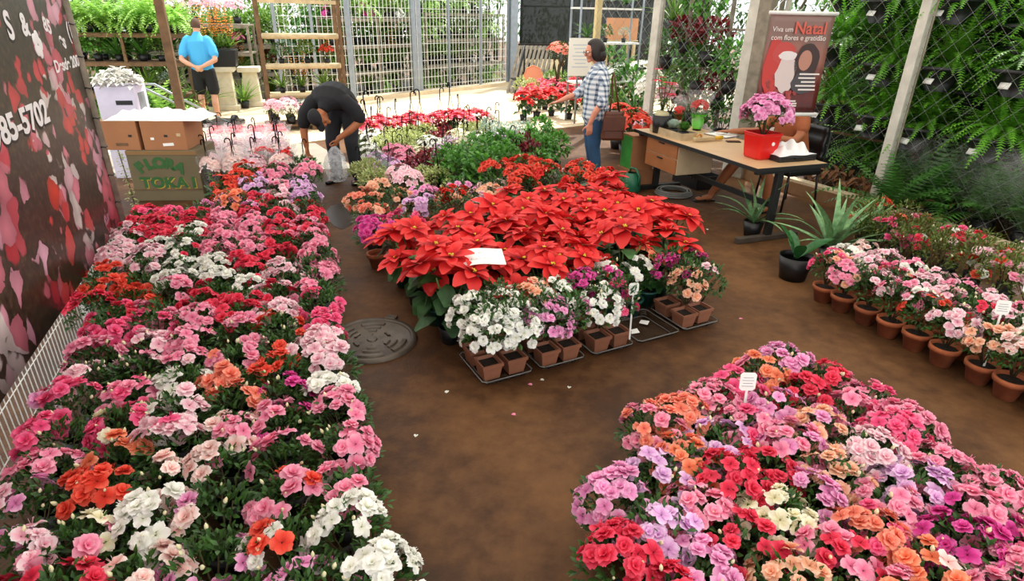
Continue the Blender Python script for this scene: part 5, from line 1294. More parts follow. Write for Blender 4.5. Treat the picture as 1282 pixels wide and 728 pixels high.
mb = MB(); mb.tube([(0, 0, .3), (.03, .02, .7), (.12, .03, 1.0)], [.04, .03, .02], 6, 1); mb.tube([(0, 0, .5), (-.1, .05, 1.0)], [.025, .015], 6, 1); mb.obj('trunk', [M['leaf'], M['stem']], t, True)
inst('foliage', FOL[0], t, (.1, .03, .6), (0, 0, 0), 2.2); inst('blossoms', blossoms_me(90, 'salmon', 40, .28, .24, 1.12, 1.2), t)
p = aty(690, 102, 15.0); p.z = .5
t = thing('terracotta_saucer', 'large flat terracotta disc propped up before the leaning pallets', 'saucer', (p.x-.42, p.y+.1, .62), 0)
MB().lathe([(.001, -.015), (.22, -.015), (.24, 0), (.23, .02), (.21, .005), (.001, .005)], 8).obj('disc', mat('pale_terracotta', '#d98f6a', .8), t, loc=(0, 0, 0), rot=(1.3, 0, .2))
MB().box((0, .05, -.33), (.05, .05, .6)).obj('support', M['wood_brown'], t)
P = Vector((.5, 13.6, .012))
for n, (px, py, k, l) in enumerate([(655, 122, 'variegated', 'pale low plant before the leaning pallets, nearest the gate post'), (672, 120, 'variegated', 'pale low plant before the leaning pallets, second from the gate post'), (690, 119, 'bushy light', 'pale green low plant in front of the terracotta pot'), (664, 128, 'variegated', 'pale low plant just behind the far red poinsettias'), (706, 117, 'bushy light', 'pale green low plant near the wooden shelf')]):
    q = at(px, py+4); q.z = .012; plant(k, q, l, None, 1.5, 'small', 870+n)
# ------------------------------------------------------------------ white-topped shelf with poster behind the woman
wp_ = at(741, 172)
o = MB().box((0, 0, 1.5), (.09, .09, 3.0)).obj('yellow_post', mat('cream_wood', '#d9c48e', .7, var=.1), None, loc=(1.30, 10.75, 0), rot=(0, 0, A21)); tag(o, 'cream painted timber post directly behind the woman in plaid', 'post')
sh = thing('metal_shelf', 'thin grey metal shelf unit standing behind the woman in plaid', 'shelf', (1.15, 12.1, .012), A21)
for x in (0, 1.3):
    for y in (0, .4): MB().tube([(x, y, 0), (x, y, 2.6)], .022, 6).obj('post', M['steel'], sh, True)
for z in (.75, 1.45, 2.05): MB().box((.65, .2, z), (1.34, .42, .03)).obj('shelf_board', M['white'], sh)
for n, z in enumerate((.77, 1.47, 2.07)):
    for q in range(3):
        c, s = math.cos(A21), math.sin(A21); x = .25+.4*q
        plant(['silver', 'spiky dark', 'bushy'][(n+q) % 3], Vector((1.15+c*x-s*.2, 12.1+s*x+c*.2, z+.009)), 'small plant on the %s board of the metal shelf, %s from the white poster' % (nth(n+1), nth(q+1)), 'plants on the metal shelf', .75, 'small', 880+n*3+q)
po = thing('white_poster', 'white paper poster hanging beside the face of the woman in plaid', 'poster', aty(728, 50, 11.3), A21-.1)
MB().box((0, 0, -.28), (.44, .008, .62)).obj('sheet', M['white_card'], po)
mb = MB()
for k in range(7): mb.box((0, -.005, -.08-.06*k), (.30-.05*(k % 3), .002, .014))
mb.obj('faint_print', mat('pale_blue_ink', '#c3cfe0', .7), po)
MB().tube([(-.2, 0, .03), (0, 0, .12), (.2, 0, .03)], .005, 4).obj('hanging_cord', M['hook'], po)
# shrubs and pots behind the chain fence
k = 0
for (px, py, Y, kd, s, l) in [(775, 120, 13.5, 'white bloom', 3.2, 'white flowering bush behind the chain fence next to the woman'), (800, 118, 13.0, 'white bloom', 3.0, 'white flowering bush behind the chain fence by the white post'), (760, 125, 14.2, 'bushy', 3.2, 'green bush behind the woman and the chain fence'),
        (770, 150, 12.2, 'spiky', 2.0, 'tufted green plant low behind the chain fence'), (795, 155, 11.6, 'spiky dark', 1.9, 'dark tufted plant low behind the chain fence'), (806, 150, 11.2, 'white orchid', 1.6, 'white caladium like plant beside the white post'), (785, 140, 12.6, 'ferny', 2.2, 'feathery plant behind the chain fence')]:
    p = aty(px, py, Y); p.z = .0
    if to_uv(p)[0] < 5.3: p = p+EU*.9
    plant(kd, p, l, None, s, 'black', 900+k); k += 1
bxx = aty(778, 40, 15.0)
o = carton('pale_crate', 'pale cardboard crate on a stand behind the chain fence', Vector((bxx.x, bxx.y, 1.45)), .3, (.6, .4, .45), mat('pale_card', '#c98f66', .8))
o = thing('timber_stand', 'tall narrow timber stand carrying the pale crate behind the fence', 'stand', (bxx.x, bxx.y, 0), .3)
for x in (-.27, .27):
    for y in (-.15, .15): MB().box((x, y, .71), (.06, .06, 1.42)).obj('leg', M['wood_pale'], o)
MB().box((0, 0, 1.43), (.66, .44, .03)).obj('stand_top', M['wood_pale'], o)
# ------------------------------------------------------------------ chain link fence
FP = [Vector((1.24, 10.62, 0)), Vector((2.03, 9.6, 0)), Vector((2.99, 8.27, 0)), Vector((3.93, 6.42, 0)), Vector((4.52, 4.86, 0)), Vector((5.35, 2.6, 0)), Vector((5.9, 1.1, 0))]
fe = thing('chain_link_fence', 'galvanised chain link fence with whitewashed posts along the hanging ferns', 'fence', (0, 0, 0), 0)
FH = 3.0; WS = .125
for i in range(len(FP)-1):
    a, b = FP[i], FP[i+1]; d = (b-a); L = d.length; d.normalize(); mb = MB(); nn = Vector((d.y, -d.x, 0))*.004
    th = .0014 if i >= 2 else .0024
    k = -int(FH/WS/1.414)-1
    for sgn in (1, -1):
        off = -FH
        while off < L+FH:
            # line x = off + sgn*z  (45 degrees)
            z0, z1 = .1, FH
            pts = []
            def X(z): return off+sgn*z
            lo, hi = z0, z1
            if sgn > 0: lo = max(lo, -off); hi = min(hi, L-off)
            else: lo = max(lo, off-L); hi = min(hi, off)
            if hi-lo > .02: mb.tube([a+d*X(lo)+nn*sgn+Vector((0, 0, lo)), a+d*X(hi)+nn*sgn+Vector((0, 0, hi))], th, 3)
            off += WS*1.414
    mb.obj('wire_mesh', M['chain'], fe)
M['lime'] = mat('whitewashed_post', '#d3cfc2', .8, var=.14, vscale=8, bump=.2)
for i, w_ in ((1, .13), (2, .2), (3, .10), (4, .045), (5, .13)):
    d = (FP[min(i+1, 6)]-FP[i-1]); an = math.atan2(d.y, d.x)
    MB().box((0, 0, 1.6), (w_, w_*.8, 3.2)).obj('post', M['lime'] if i not in (4,) else M['wood_pale'], fe, bevel=.008, loc=FP[i], rot=(0, 0, an))
    if i in (3, 1): MB().box((w_*.55, -.0, 1.6), (.012, .012, 3.2)).obj('post_groove', M['wood_grey'], fe, loc=FP[i]+Vector((0, -.05, 0)), rot=(0, 0, an))
o = MB().box((0, 0, 1.6), (.17, .14, 3.2)).obj('timber_post', M['wood_grey'], None, bevel=.01, loc=FP[2]+Vector((.02, -.22, 0)), rot=(0, 0, -.9)); tag(o, 'weathered timber post strapped to the fence post beside the hanging poster', 'post')
o = MB().box((0, 0, 1.6), (.05, .05, 3.2)).obj('thin_post', M['lime'], None, bevel=.004, loc=FP[2]+Vector((.25, -.25, 0)), rot=(0, 0, -.9)); tag(o, 'thin white post between the weathered post and the hanging poster', 'post')
kb = MB()
for i in (2, 3, 4, 5):
    a, b = FP[i], FP[i+1]; kb.bar(a+Vector((0, 0, .07)), b+Vector((0, 0, .07)), .16, .14); kb.bar(a+Vector((0, 0, .155)), b+Vector((0, 0, .155)), .12, .03, 1)
struct(kb.obj('trim_2', [mat('kerb', '#8f6a48', .85, var=.15), M['concrete']]))
# fern wall
FERN = [fern_me(300+i, 120, .44, M['leaf_fern'], 1.5, .19, .036, 1.0, 18, (14, 86)) for i in range(3)]
hp = MB(); seg = 12; vs = []
for (rx, ry, z) in [(.09, .06, 0), (.19, .12, .17), (.205, .13, .17), (.205, .13, .20), (.19, .115, .20), (.185, .11, .16)]:
    for k in range(seg+1):
        a = PI*k/seg + PI; vs.append((rx*math.cos(a), ry*2*math.sin(a)*.8, z))
nn = seg+1
hp.add(vs, [(i*nn+k, i*nn+k+1, (i+1)*nn+k+1, (i+1)*nn+k) for i in range(5) for k in range(seg)]+[(i*nn, (i+1)*nn, (i+1)*nn+seg, i*nn+seg) for i in range(2)]+[tuple(range(nn))])
HPOT = hp.mesh('half_pot', M['black_pot'])
HLAB = MB().box((0, 0, 0), (.075, .004, .05)).mesh('label', M['white_card'])
FD = (FP[4]-FP[2]).normalized(); FN = Vector((-FD.y, FD.x, 0))  # away from the fence, to the ferns' side
if FN.x < 0: FN = -FN
def on_plane(px, py, A, n):
    d = ray(px, py); t = ((A-Vector((0, 0, CH))).dot(n))/d.dot(n); return Vector((0, 0, CH))+d*t
faceang = math.atan2(-FN.x*-1, FN.y*-1) if False else math.atan2(FN.y, FN.x)-PI/2
spots = [(1105, 14), (1196, 14), (1042, 70), (1108, 94), (1178, 98), (1276, 104), (1034, 141), (1096, 158), (1146, 172), (1238, 186), (1060, 6), (1250, 8), (1075, 40), (1140, 50), (1230, 50), (1215, 130), (1290, 150), (1282, 50)]
hidden = 0
for n, (px, py) in enumerate(spots):
    off = .30 if n < 10 else .75
    p = on_plane(px, py, FP[3]+FN*off, FN)
    t = thing('hanging_fern', ('hanging fern in black half pot with white tag, %s counted from the poster' % nth(n+1)) if n < 10 else ('fern hanging behind the front row on the chain fence, %s counted from the poster' % nth(n-9)), 'fern', p-Vector((0, 0, .12)), faceang, 'hanging ferns behind the chain fence')
    r = random.Random(n*3+1)
    hpot = inst('half_pot', HPOT, t, (0, 0, 0), (0, 0, 0), r.uniform(1.12, 1.28))
    if n < 10: inst('label', HLAB, hpot, (.0+r.uniform(-.03, .03), -.175, .085), (-.5, r.uniform(-.1, .1), 0))
    inst('fronds', FERN[n % 3], t, (0, .12, .02), (0, 0, r.uniform(0, 6)), (1.25, 1.25, 1.25))
    for s in (-1, 1): pass
    inst('hanging_wire', bpy.data.meshes.get('hanging_wire') or MB().tube([(-.19, 0, .19), (0, .0, .6), (.19, 0, .19)], .0025, 4).mesh('hanging_wire', M['hook']), t)
# rail the half pots hang from, and dark net behind
rr_ = thing('fern_rack', 'timber rack carrying the hanging ferns behind the chain fence', 'rack', (0, 0, 0), 0)
for off in (1.12,):
    for z in (.6, 1.4, 2.2, 2.95): MB().bar(FP[2]+FD*.4+FN*off+Vector((0, 0, z)), FP[5]+FN*off+Vector((0, 0, z)), .03, .03).obj('rail', M['wood_brown'], rr_)
for k in range(5): q = (FP[2]+FD*.4).lerp(FP[5], k/4)+FN*.98; MB().bar(q, q+Vector((0, 0, 3.0)), .07, .07).obj('upright', M['wood_brown'], rr_)
a = FP[2]+FN*1.6+FD*.0; b = FP[6]+FN*1.6
k2 = 0
for off, z0, nrow in ((1.3, .15, 9), (1.35, 1.0, 9), (1.4, 1.8, 9), (1.4, 2.5, 9)):
    for k in range(nrow):
        p = (FP[2]+FD*.7).lerp(FP[5]+FD*.4, (k+.5)/nrow)+FN*off; k2 += 1
        t = thing('background_fern', 'large fern in the bank behind hanging ferns, %s tier up, %s from the poster' % (nth({.15: 1, 1.0: 2, 1.8: 3, 2.5: 4}[z0]), nth(k+1)), 'fern', (p.x, p.y, z0), k2*1.1, 'ferns in the bank behind the hanging ones')
        inst('pot', POT['black'][0], t, (0, 0, 0), (0, 0, 0), 1.2); inst('fronds', FERN[k2 % 3], t, (0, 0, -.05), (0, 0, k2), 1.7)
netd = MB(); netd.bar(a+Vector((0, 0, 1.6)), b+Vector((0, 0, 1.6)), .02, 3.2); o = netd.obj('shade_net_screen', mat('dark_net', '#141a10', .9)); tag(o, 'dark shade net at the back of the fern bank', 'screen')
# steps of the fern bank
for z, off in ((.98, 1.35), (1.78, 1.4), (2.48, 1.4)): MB().bar(FP[2]+FD*.4+FN*off+Vector((0, 0, z)), FP[5]+FD*.8+FN*off+Vector((0, 0, z)), .3, .03).obj('shelf', M['wood_brown'], rr_)
# palms, two wrapped in clear film, and dry leaves
palm = [fern_me(320+i, 20, .75, M['leaf_palm'], 1.3, .18, .14, 1.0, 16, (35, 86)) for i in range(2)]
for n, (px, py, off, wr, l) in enumerate([(1100, 285, -.22, 0, 'young palm standing in front of the kerb at the foot of the white post'), (1150, 280, .32, 0, 'young palm behind the fence nearest the white post'), (1130, 262, .5, 1, 'palm wrapped in clear film behind the chain fence by the white post'), (1215, 300, .42, 1, 'larger palm wrapped in crinkled clear film behind the fence'), (1265, 318, .4, 1, 'film wrapped palm behind the thin fence stake'), (1185, 282, .8, 0, 'young palm between the film wrapped ones')]):
    p = on_plane(px, py+20, FP[3]+FN*off, FN); p.z = 0
    t = thing('potted_palm', l, 'palm', p, n*1.3, None)
    inst('pot', POT['black'][0], t, (0, 0, 0), (0, 0, 0), 1.5); inst('fronds', palm[n % 2], t, (0, 0, 0), (0, 0, 0), .95)
    if wr: MB().lathe([(.13, .15), (.30, .35), (.42, .62), (.40, .84), (.30, .92)], 11).obj('clear_wrap', M['film_thin'], t, True)
r = random.Random(12); mb = MB()
for k in range(260):
    p = (FP[2]+FD*.5).lerp(FP[3]+FD*.6, r.random())+FN*r.uniform(.1, 1.0); mb.blade((p.x, p.y, r.uniform(.02, .32)), (r.gauss(0, 1), r.gauss(0, 1), r.gauss(0, .4)), UPQ, .15, .06, 3, .9, .5)
o = mb.obj('dry_leaf_litter', mat('dry_leaf', '#8a5c3a', .8, var=.4, vscale=6)); tag(o, 'heap of dry brown fallen leaves behind the chain fence next to the chair', 'leaves', kind='stuff')
# plants behind the middle of the fence (between the white and the weathered post)
k = 0
for (px, py, off, z, kd, s, l) in [(835, 60, .5, 1.3, 'bushy', 1.5, 'leafy hanging plant high behind the fence by the white post'), (860, 40, .6, 1.6, 'burgundy', 1.6, 'dark reddish hanging plant high behind the fence'), (890, 50, .5, 1.5, 'burgundy', 1.8, 'brown leaved hanging plant near the weathered post'), (875, 90, .6, 1.1, 'bushy', 1.6, 'dense dark plant behind the wrapped red flowers'), (900, 110, .5, .8, 'burgundy', 1.5, 'reddish leafy plant behind the clipboard'), (850, 105, .7, .7, 'bushy light', 1.5, 'light leafy plant behind the film bundle'), (905, 150, .5, .3, 'bushy', 1.6, 'leafy plant low behind the desk by the weathered post'), (840, 130, .6, .35, 'pale pink bloom', 1.5, 'pale blooming plant behind the tall lilies'), (880, 20, .9, 2.0, 'ferny', 1.8, 'feathery hanging plant at the top behind the fence'), (845, 15, .9, 2.0, 'spiky', 1.4, 'tufted hanging plant at the top by the white post'), (915, 90, .4, 1.1, 'ferny', 1.5, 'feathery plant against the weathered post'), (870, 130, .9, .3, 'bushy', 1.8, 'dark bush low behind the desk')]:
    A = FP[1]; d = (FP[2]-FP[1]).normalized(); n_ = Vector((-d.y, d.x, 0)); n_ = n_ if n_.x > 0 else -n_
    p = on_plane(px, py, A+n_*off, n_)
    t = plant(kd, p-Vector((0, 0, .2*s)), l, None, s, 'black', 920+k); k += 1
    inst('hanging_wire', bpy.data.meshes['hanging_wire'], t)
r2 = thing('plant_stand', 'grey tiered stand carrying the plants behind the middle of the chain fence', 'rack', (0, 0, 0), 0)
for z in (.3, .75, 1.25, 1.8, 2.3): MB().bar(FP[1]+n_*.6+Vector((0, 0, z)), FP[2]+n_*.6+Vector((0, 0, z)), .05, .03).obj('rail', M['wood_grey'], r2)
for q in (.05, .5, .95): p = FP[1].lerp(FP[2], q)+n_*.6; MB().bar(p, p+Vector((0, 0, 2.6)), .05, .05).obj('upright', M['wood_grey'], r2)
shrub(FP[1]+n_*2.2+d*.3, 1.2, 2.6, M['leaf'], 'dark bushy shrub behind the plants on the tiered stand', 95, n=700, L=.14)
shrub(FP[2]+n_*2.6+d*-.3, 1.2, 2.8, M['leaf_mid'], 'leafy shrub behind the weathered fence post', 96, n=700, L=.14)
shrub(FP[0]+n_*2.6, 1.2, 2.4, M['leaf_mid'], 'leafy shrub behind the metal shelf and the fence', 97, n=700, L=.14)
# ------------------------------------------------------------------ hanging poster by the seated person
pb = thing('hanging_poster', 'roll-up style Christmas poster with red figure hanging above the desk corner', 'poster', (2.60, 6.05, 2.0), .12)
PWd, PHt = .62, .89
def poster_mat():
    N = NT('poster_print'); u = N.node('ShaderNodeUVMap').outputs[0]; sx = N.node('ShaderNodeSeparateXYZ'); N.link(u, sx.inputs[0])
    n1 = N.node('ShaderNodeTexNoise'); n1.inputs['Scale'].default_value = 5; n1.inputs['Detail'].default_value = 4; N.link(u, n1.inputs['Vector'])
    ad = N.node('ShaderNodeMath', operation='MULTIPLY_ADD'); N.link(n1.outputs['Fac'], ad.inputs[0]); ad.inputs[1].default_value = .5; N.link(sx.outputs[1], ad.inputs[2])
    col = N.ramp(ad.outputs[0], [(.2, lin('#3d1a18')), (.5, lin('#6a2a26')), (.85, lin('#a06a5c')), (1.1, lin('#8d6d64'))])
    N.link(col, N.b.inputs['Base Color']); N.b.inputs['Roughness'].default_value = .4; return N.m
n = 12; vs = []; us = []
for i in range(n+1):
    for j in range(n+1): vs.append((-PWd/2+PWd*i/n, .0+.012*math.sin(j/n*PI), -PHt*(1-j/n))); us.append((i/n, j/n))
ps = MB().add(vs, [(i*(n+1)+j, (i+1)*(n+1)+j, (i+1)*(n+1)+j+1, i*(n+1)+j+1) for i in range(n) for j in range(n)], 0, us).obj('sheet', poster_mat(), pb, True)
ps.modifiers.new('s', 'SOLIDIFY').thickness = .0015
MB().tube([(-PWd/2-.02, 0, 0), (PWd/2+.02, 0, 0)], .018, 10).obj('top_bar', M['white'], pb, True)
MB().tube([(-PWd/2-.02, 0, -PHt), (PWd/2+.02, 0, -PHt)], .018, 10).obj('bottom_bar', M['white'], pb, True)
MB().tube([(-.3, 0, .02), (0, 0, .35), (0, 0, .92)], .003, 4).obj('hanging_cord', M['white'], pb); MB().tube([(.3, 0, .02), (0, 0, .35)], .003, 4).obj('hanging_cord', M['white'], pb)
def disc(nm, x, z, rx, rz_, col, dy, n=20, wob=0.0, seed=1):
    r = random.Random(seed); P = []
    for k in range(n): a = 2*PI*k/n; w_ = 1+wob*r.uniform(-1, 1); P.append((x+rx*w_*math.cos(a), -dy, z+rz_*w_*math.sin(a)))
    return MB().add([(x, -dy, z)]+P, [(0, 1+(k+1) % n, 1+k) for k in range(n)]).obj(nm, mat('print_'+col.strip('#'), col, .4), ps)
disc('printed_shape', -.21, -.46, .09, .26, '#c2382f', .004, wob=.06)
disc('printed_shape', -.12, -.34, .11, .10, '#c2453d', .005, wob=.05)
disc('printed_shape', -.07, -.52, .10, .17, '#d9c9c4', .006, wob=.1)
disc('printed_shape', -.08, -.36, .09, .04, '#e6dedb', .007, wob=.06)
disc('printed_portrait', .12, -.42, .12, .17, '#3c2622', .006, wob=.05)
disc('printed_portrait', .10, -.40, .065, .09, '#b98470', .008)
disc('printed_portrait', .12, -.60, .12, .10, '#4a4448', .007, wob=.05)
r = random.Random(6)
fl_ = MB()
for k in range(60):
    a = r.uniform(0, 6.28); q = math.sqrt(r.random()); fl_.ball((-.05+.2*q*math.cos(a), -.004, -.63+.12*q*math.sin(a)), (.018, .002, .022), 6, 4)
fl_.obj('printed_flowers', mat('print_flowers', '#9c3f3c', .5, var=.5, vscale=30), ps)
PR_ = (PI/2, 0, 0); M['poster_red'] = mat('poster_red', '#d8604f', .5); M['poster_white'] = mat('poster_white', '#efe6e0', .5)
text('Viva um', ps, M['poster_white'], .062, (-.28, -.012, -.155), PR_, 1, 'lettering', .0005)
text('Natal', ps, M['poster_red'], .145, (-.07, -.012, -.17), PR_, 1, 'lettering', .0005, bold=.002)
text('com flores e gratid\u00e3o', ps, M['poster_white'], .062, (-.28, -.012, -.225), PR_, 1, 'lettering', .0005)
mb = MB()
for k in range(5): mb.box((.17-(.02 if k % 2 else 0), -.010, -.52-.035*k), (.20-.03*(k % 3), .001, .014))
mb.obj('small_print', M['poster_white'], ps)
mb = MB().lathe([(.028, 0), (.036, 0)], 18); mb.obj('round_emblem', M['poster_white'], ps, loc=(-.12, -.010, -.79), rot=PR_)
mb = MB()
for k in range(3): mb.box((.02, -.010, -.765-.022*k), (.16-.03*(k == 0), .001, .013))
mb.obj('small_print', M['poster_white'], ps)
# timber beam the poster hangs from
MB_ = MB().bar(Vector((2.55, 5.8, 2.97)), FP[2]+Vector((.0, 0, 2.97)), .08, .08); o = MB_.obj('trim_3', M['wood_brown']); struct(o)
# ------------------------------------------------------------------ people: overlapping tapered shapes fused into one continuous surface
def fuse(mb, name, m, parent, vox=.008, smooth=5):
    me = bpy.data.meshes.new('tmp'); me.from_pydata(mb.v, [], mb.f); o = bpy.data.objects.new('tmp', me); COL.objects.link(o)
    q = o.modifiers.new('r', 'REMESH'); q.mode = 'VOXEL'; q.voxel_size = vox
    q = o.modifiers.new('s', 'SMOOTH'); q.factor = .5; q.iterations = smooth
    dg = bpy.context.evaluated_depsgraph_get(); res = bpy.data.meshes.new_from_object(o.evaluated_get(dg)); bpy.data.objects.remove(o); bpy.data.meshes.remove(me)
    res.name = name; res.materials.clear(); res.materials.append(m); res.polygons.foreach_set('use_smooth', [True]*len(res.polygons))
    r = bpy.data.objects.new(name, res); COL.objects.link(r); r.parent = parent
    return r
def V(*a): return Vector(a)
def head_frame(pos, fwd, up):
    f = Vector(fwd).normalized(); u = Vector(up); u = (u-f*u.dot(f)).normalized(); l = u.cross(f)
    return Matrix((f, l, u)).transposed(), Vector(pos)      # local x forward, y left, z up
def add_head(mb, fr, s=1.0):
    Mh, c = fr
    def fn(p, q):
        q = q.copy()
        if p.z < -.1: q.y *= 1-.32*min(1, (-p.z-.1)/.9); 
        if p.z < 0 and p.x < 0: q.x *= 1-.45*min(1, -p.z)          # nape
        if p.x > .3: q.x -= .006*(p.x-.3)
        return q
    mb.ball(c, (.098*s, .076*s, .118*s), 20, 14, 0, fn, Mh)
    L = lambda x, y, z: c+Mh @ Vector((x*s, y*s, z*s))
    mb.tube([L(.085, 0, .022), L(.103, 0, -.012), L(.108, 0, -.026)], [.010*s, .014*s, .013*s], 8, 0, None, True)      # nose
    mb.ball(L(.088, 0, -.055), (.014*s, .024*s, .010*s), 8, 6, 0, None, Mh)                                                   # lips
    mb.ball(L(.074, 0, -.092), (.026*s, .030*s, .022*s), 10, 6, 0, None, Mh)                                                  # chin
    mb.ball(L(.082, 0, .032), (.016*s, .050*s, .011*s), 10, 6, 0, None, Mh)                                                   # brow
    for y in (-1, 1):
        mb.ball(L(-.004, y*.077, -.008), (.020*s, .010*s, .032*s), 8, 6, 0, None, Mh)                                          # ears
        mb.ball(L(.068, y*.042, -.03), (.022*s, .022*s, .022*s), 8, 6, 0, None, Mh)
def add_hand(mb, wrist, d, palm_n, thumb_side, s=1.0, curl=.35, spread=.12):
    """palm, four unequal bent fingers and a thumb from the side of the palm"""
    d = Vector(d).normalized(); n = Vector(palm_n); n = (n-d*n.dot(d)).normalized(); x = d.cross(n)*thumb_side
    w = Vector(wrist)
    mb.tube([w-d*.02, w+d*.03*s, w+d*.085*s], [(.024*s, .018*s), (.038*s, .016*s), (.042*s, .014*s)], 12, 0, x, True)
    for k, (off, L) in enumerate([(.030, .070), (.010, .080), (-.011, .074), (-.030, .058)]):
        b = w+d*(.088-.004*abs(k-1))*s+x*off*s; dd = (d+x*(off*spread*12)).normalized()
        p = [b]; a = 0
        for q in range(3):
            a += curl*(.8+.25*q); p.append(p[-1]+(dd*math.cos(a)+n*math.sin(a))*L*s*(.42, .33, .25)[q])
        mb.tube(p, [.0095*s, .009*s, .0082*s, .007*s], 8, 0, x, True)
    b = w+d*.030*s+x*.034*s; dd = (d*.75+x*.75+n*.25).normalized()
    mb.tube([b-x*.012*s, b+dd*.030*s, b+dd*.055*s+d*.008*s, b+dd*.062*s+d*.028*s], [.014*s, .0115*s, .010*s, .008*s], 8, 0, None, True)
SK_L = mat('light_skin', '#d9a184', .5, var=.05, vscale=20); SK_T = mat('tan_skin', '#a8663f', .5, var=.05, vscale=20); SK_P = mat('pinkish_skin', '#d88f72', .5, var=.05, vscale=20)
def limb(mb, P, Rr, ref=None): mb.tube(P, Rr, 14, 0, ref, True)
def shoe(parent, name, toe, heel, m, w=.045, h=.07, ank=None):
    toe, heel = Vector(toe), Vector(heel); mb = MB(); d = (toe-heel)
    mb.tube([heel+V(0, 0, .035), heel+d*.3+V(0, 0, .04), heel+d*.7+V(0, 0, .03), toe+V(0, 0, .022)], [(w*.8, .035), (w*.9, .045), (w*1.05, .032), (w*.7, .02)], 12, 0, V(-d.y, d.x, 0), True)
    if ank is not None: mb.tube([heel+d*.18+V(0, 0, .04), Vector(ank)], [.045, .048], 12, 0, None, True)
    mb.tube([heel+V(0, 0, .010), heel+d*.6+V(0, 0, .010), toe+V(0, 0, .010)], [(w, .010), (w*1.12, .010), (w*.8, .010)], 12, 0, V(-d.y, d.x, 0), True)
    return fuse(mb, name, m, parent, .008, 3)
# ---- man in blue (faces away, hands clasped behind his back); local x = the way he faces, y = his left
mp_ = at(266, 152); mp_.z = .012
man = thing('person', 'man in bright blue shirt and black shorts seen from behind, hands clasped behind him', 'person', mp_, R(98))
B = MB()
HH = .985
limb(B, [V(0, 0, .90), V(-.005, 0, 1.05), V(.0, 0, 1.22), V(-.015, 0, 1.38), V(.0, 0, 1.47)], [(.17, .115), (.165, .115), (.185, .12), (.18, .105), (.09, .07)], V(0, 1, 0))
limb(B, [V(.0, 0, 1.45), V(.03, 0, 1.56)], [.058, .052])
hf = head_frame((.05, 0, 1.635), (1, .05, -.25), (0.25, 0, 1)); add_head(B, hf)
for s in (-1, 1):
    limb(B, [V(0, s*.095, .93), V(.02, s*.105, .70), V(.015, s*.115, .50), V(-.03, s*.12, .32), V(-.03, s*.125, .09)], [.092, .080, .056, .060, .036])
    limb(B, [V(-.03, s*.125, .09), V(.0, s*.128, .04), V(.15, s*.15, .028)], [(.036, .036), (.038, .035), (.034, .02)], V(0, 1, 0))
    el = V(-.14, s*.285, 1.08); wr = V(-.215, s*.055, .965)
    limb(B, [V(-.02, s*.19, 1.40), V(-.06, s*.25, 1.25), el], [.058, .050, .041])
    limb(B, [el, V(-.20, s*.17, 1.02), wr], [.041, .040, .028])
    add_hand(B, wr, V(-.05, -s*.75, -.45), V(.8, 0, 0), 1 if s > 0 else -1, .95, .45)
fuse(B, 'body', SK_L, man, .009)
T = MB()
limb(T, [V(0, 0, .905), V(-.005, 0, 1.05), V(.0, 0, 1.22), V(-.015, 0, 1.38), V(.0, 0, 1.475)], [(.192, .135), (.186, .135), (.203, .138), (.195, .125), (.085, .075)], V(0, 1, 0))
for s in (-1, 1): limb(T, [V(-.015, s*.165, 1.40), V(-.05, s*.235, 1.28), V(-.085, s*.262, 1.17)], [.080, .076, .078])
fuse(T, 'shirt', mat('blue_shirt', '#47aee8', .75, bump=.15, bscale=30), man, .010)
T = MB()
limb(T, [V(0, 0, 1.0), V(0, 0, .90), V(0, 0, .84)], [(.18, .13), (.19, .135), (.17, .125)], V(0, 1, 0))
for s in (-1, 1): limb(T, [V(0, s*.095, .90), V(.02, s*.108, .70), V(.02, s*.116, .55)], [.108, .108, .105])
fuse(T, 'shorts', mat('black_shorts', '#16171a', .8), man, .010)
Mh, hc = hf
T = MB(); T.ball(hc+Mh @ V(-.012, 0, .012), (.100, .083, .112), 18, 12, 0, lambda p, q: q*(1 if (p.x < .45 and p.z > -.55) else .80), Mh)
fuse(T, 'hair', mat('short_grey_brown_hair', '#5a4334', .9), man, .008, 4)
for s in (-1, 1):
    T = MB(); T.tube([V(-.07, s*.128, .012), V(.06, s*.14, .012), V(.17, s*.15, .012)], [(.036, .012), (.04, .012), (.036, .010)], 10, 0, V(0, 1, 0), True)
    T.tube([V(.06, s*.14-.045, .02), V(.06, s*.14, .06), V(.06, s*.14+.045, .02)], [.010]*3, 6); T.tube([V(-.03, s*.128-.04, .03), V(-.06, s*.128, .05), V(-.03, s*.128+.04, .03)], .008, 6)
    T.obj('sandal', M['black'], man, True)
# ---- woman in plaid
wp0 = V(.97, 7.55, 0)
wo = thing('person', 'woman with short dark hair in plaid shirt and jeans reaching over green plants', 'person', wp0, R(186))
wo.scale = (1.12, 1.1, 1.04)
B = MB()
limb(B, [V(0, 0, .84), V(.01, 0, .98), V(.005, 0, 1.12), V(.01, 0, 1.26), V(.0, 0, 1.355)], [(.165, .125), (.145, .115), (.155, .118), (.16, .095), (.08, .06)], V(0, 1, 0))
limb(B, [V(0, 0, 1.33), V(.035, 0, 1.44)], [.048, .044])
hfw = head_frame((.065, 0, 1.505), (1, .12, -.22), (.2, 0, 1)); add_head(B, hfw, .93)
for s in (-1, 1):
    limb(B, [V(0, s*.08, .86), V(.015, s*.085, .62), V(.01, s*.085, .45), V(-.03, s*.085, .28), V(-.03, s*.085, .08)], [.088, .074, .052, .052, .034])
    limb(B, [V(-.03, s*.085, .08), V(.0, s*.087, .035), V(.14, s*.095, .026)], [(.034, .034), (.036, .033), (.032, .018)], V(0, 1, 0))
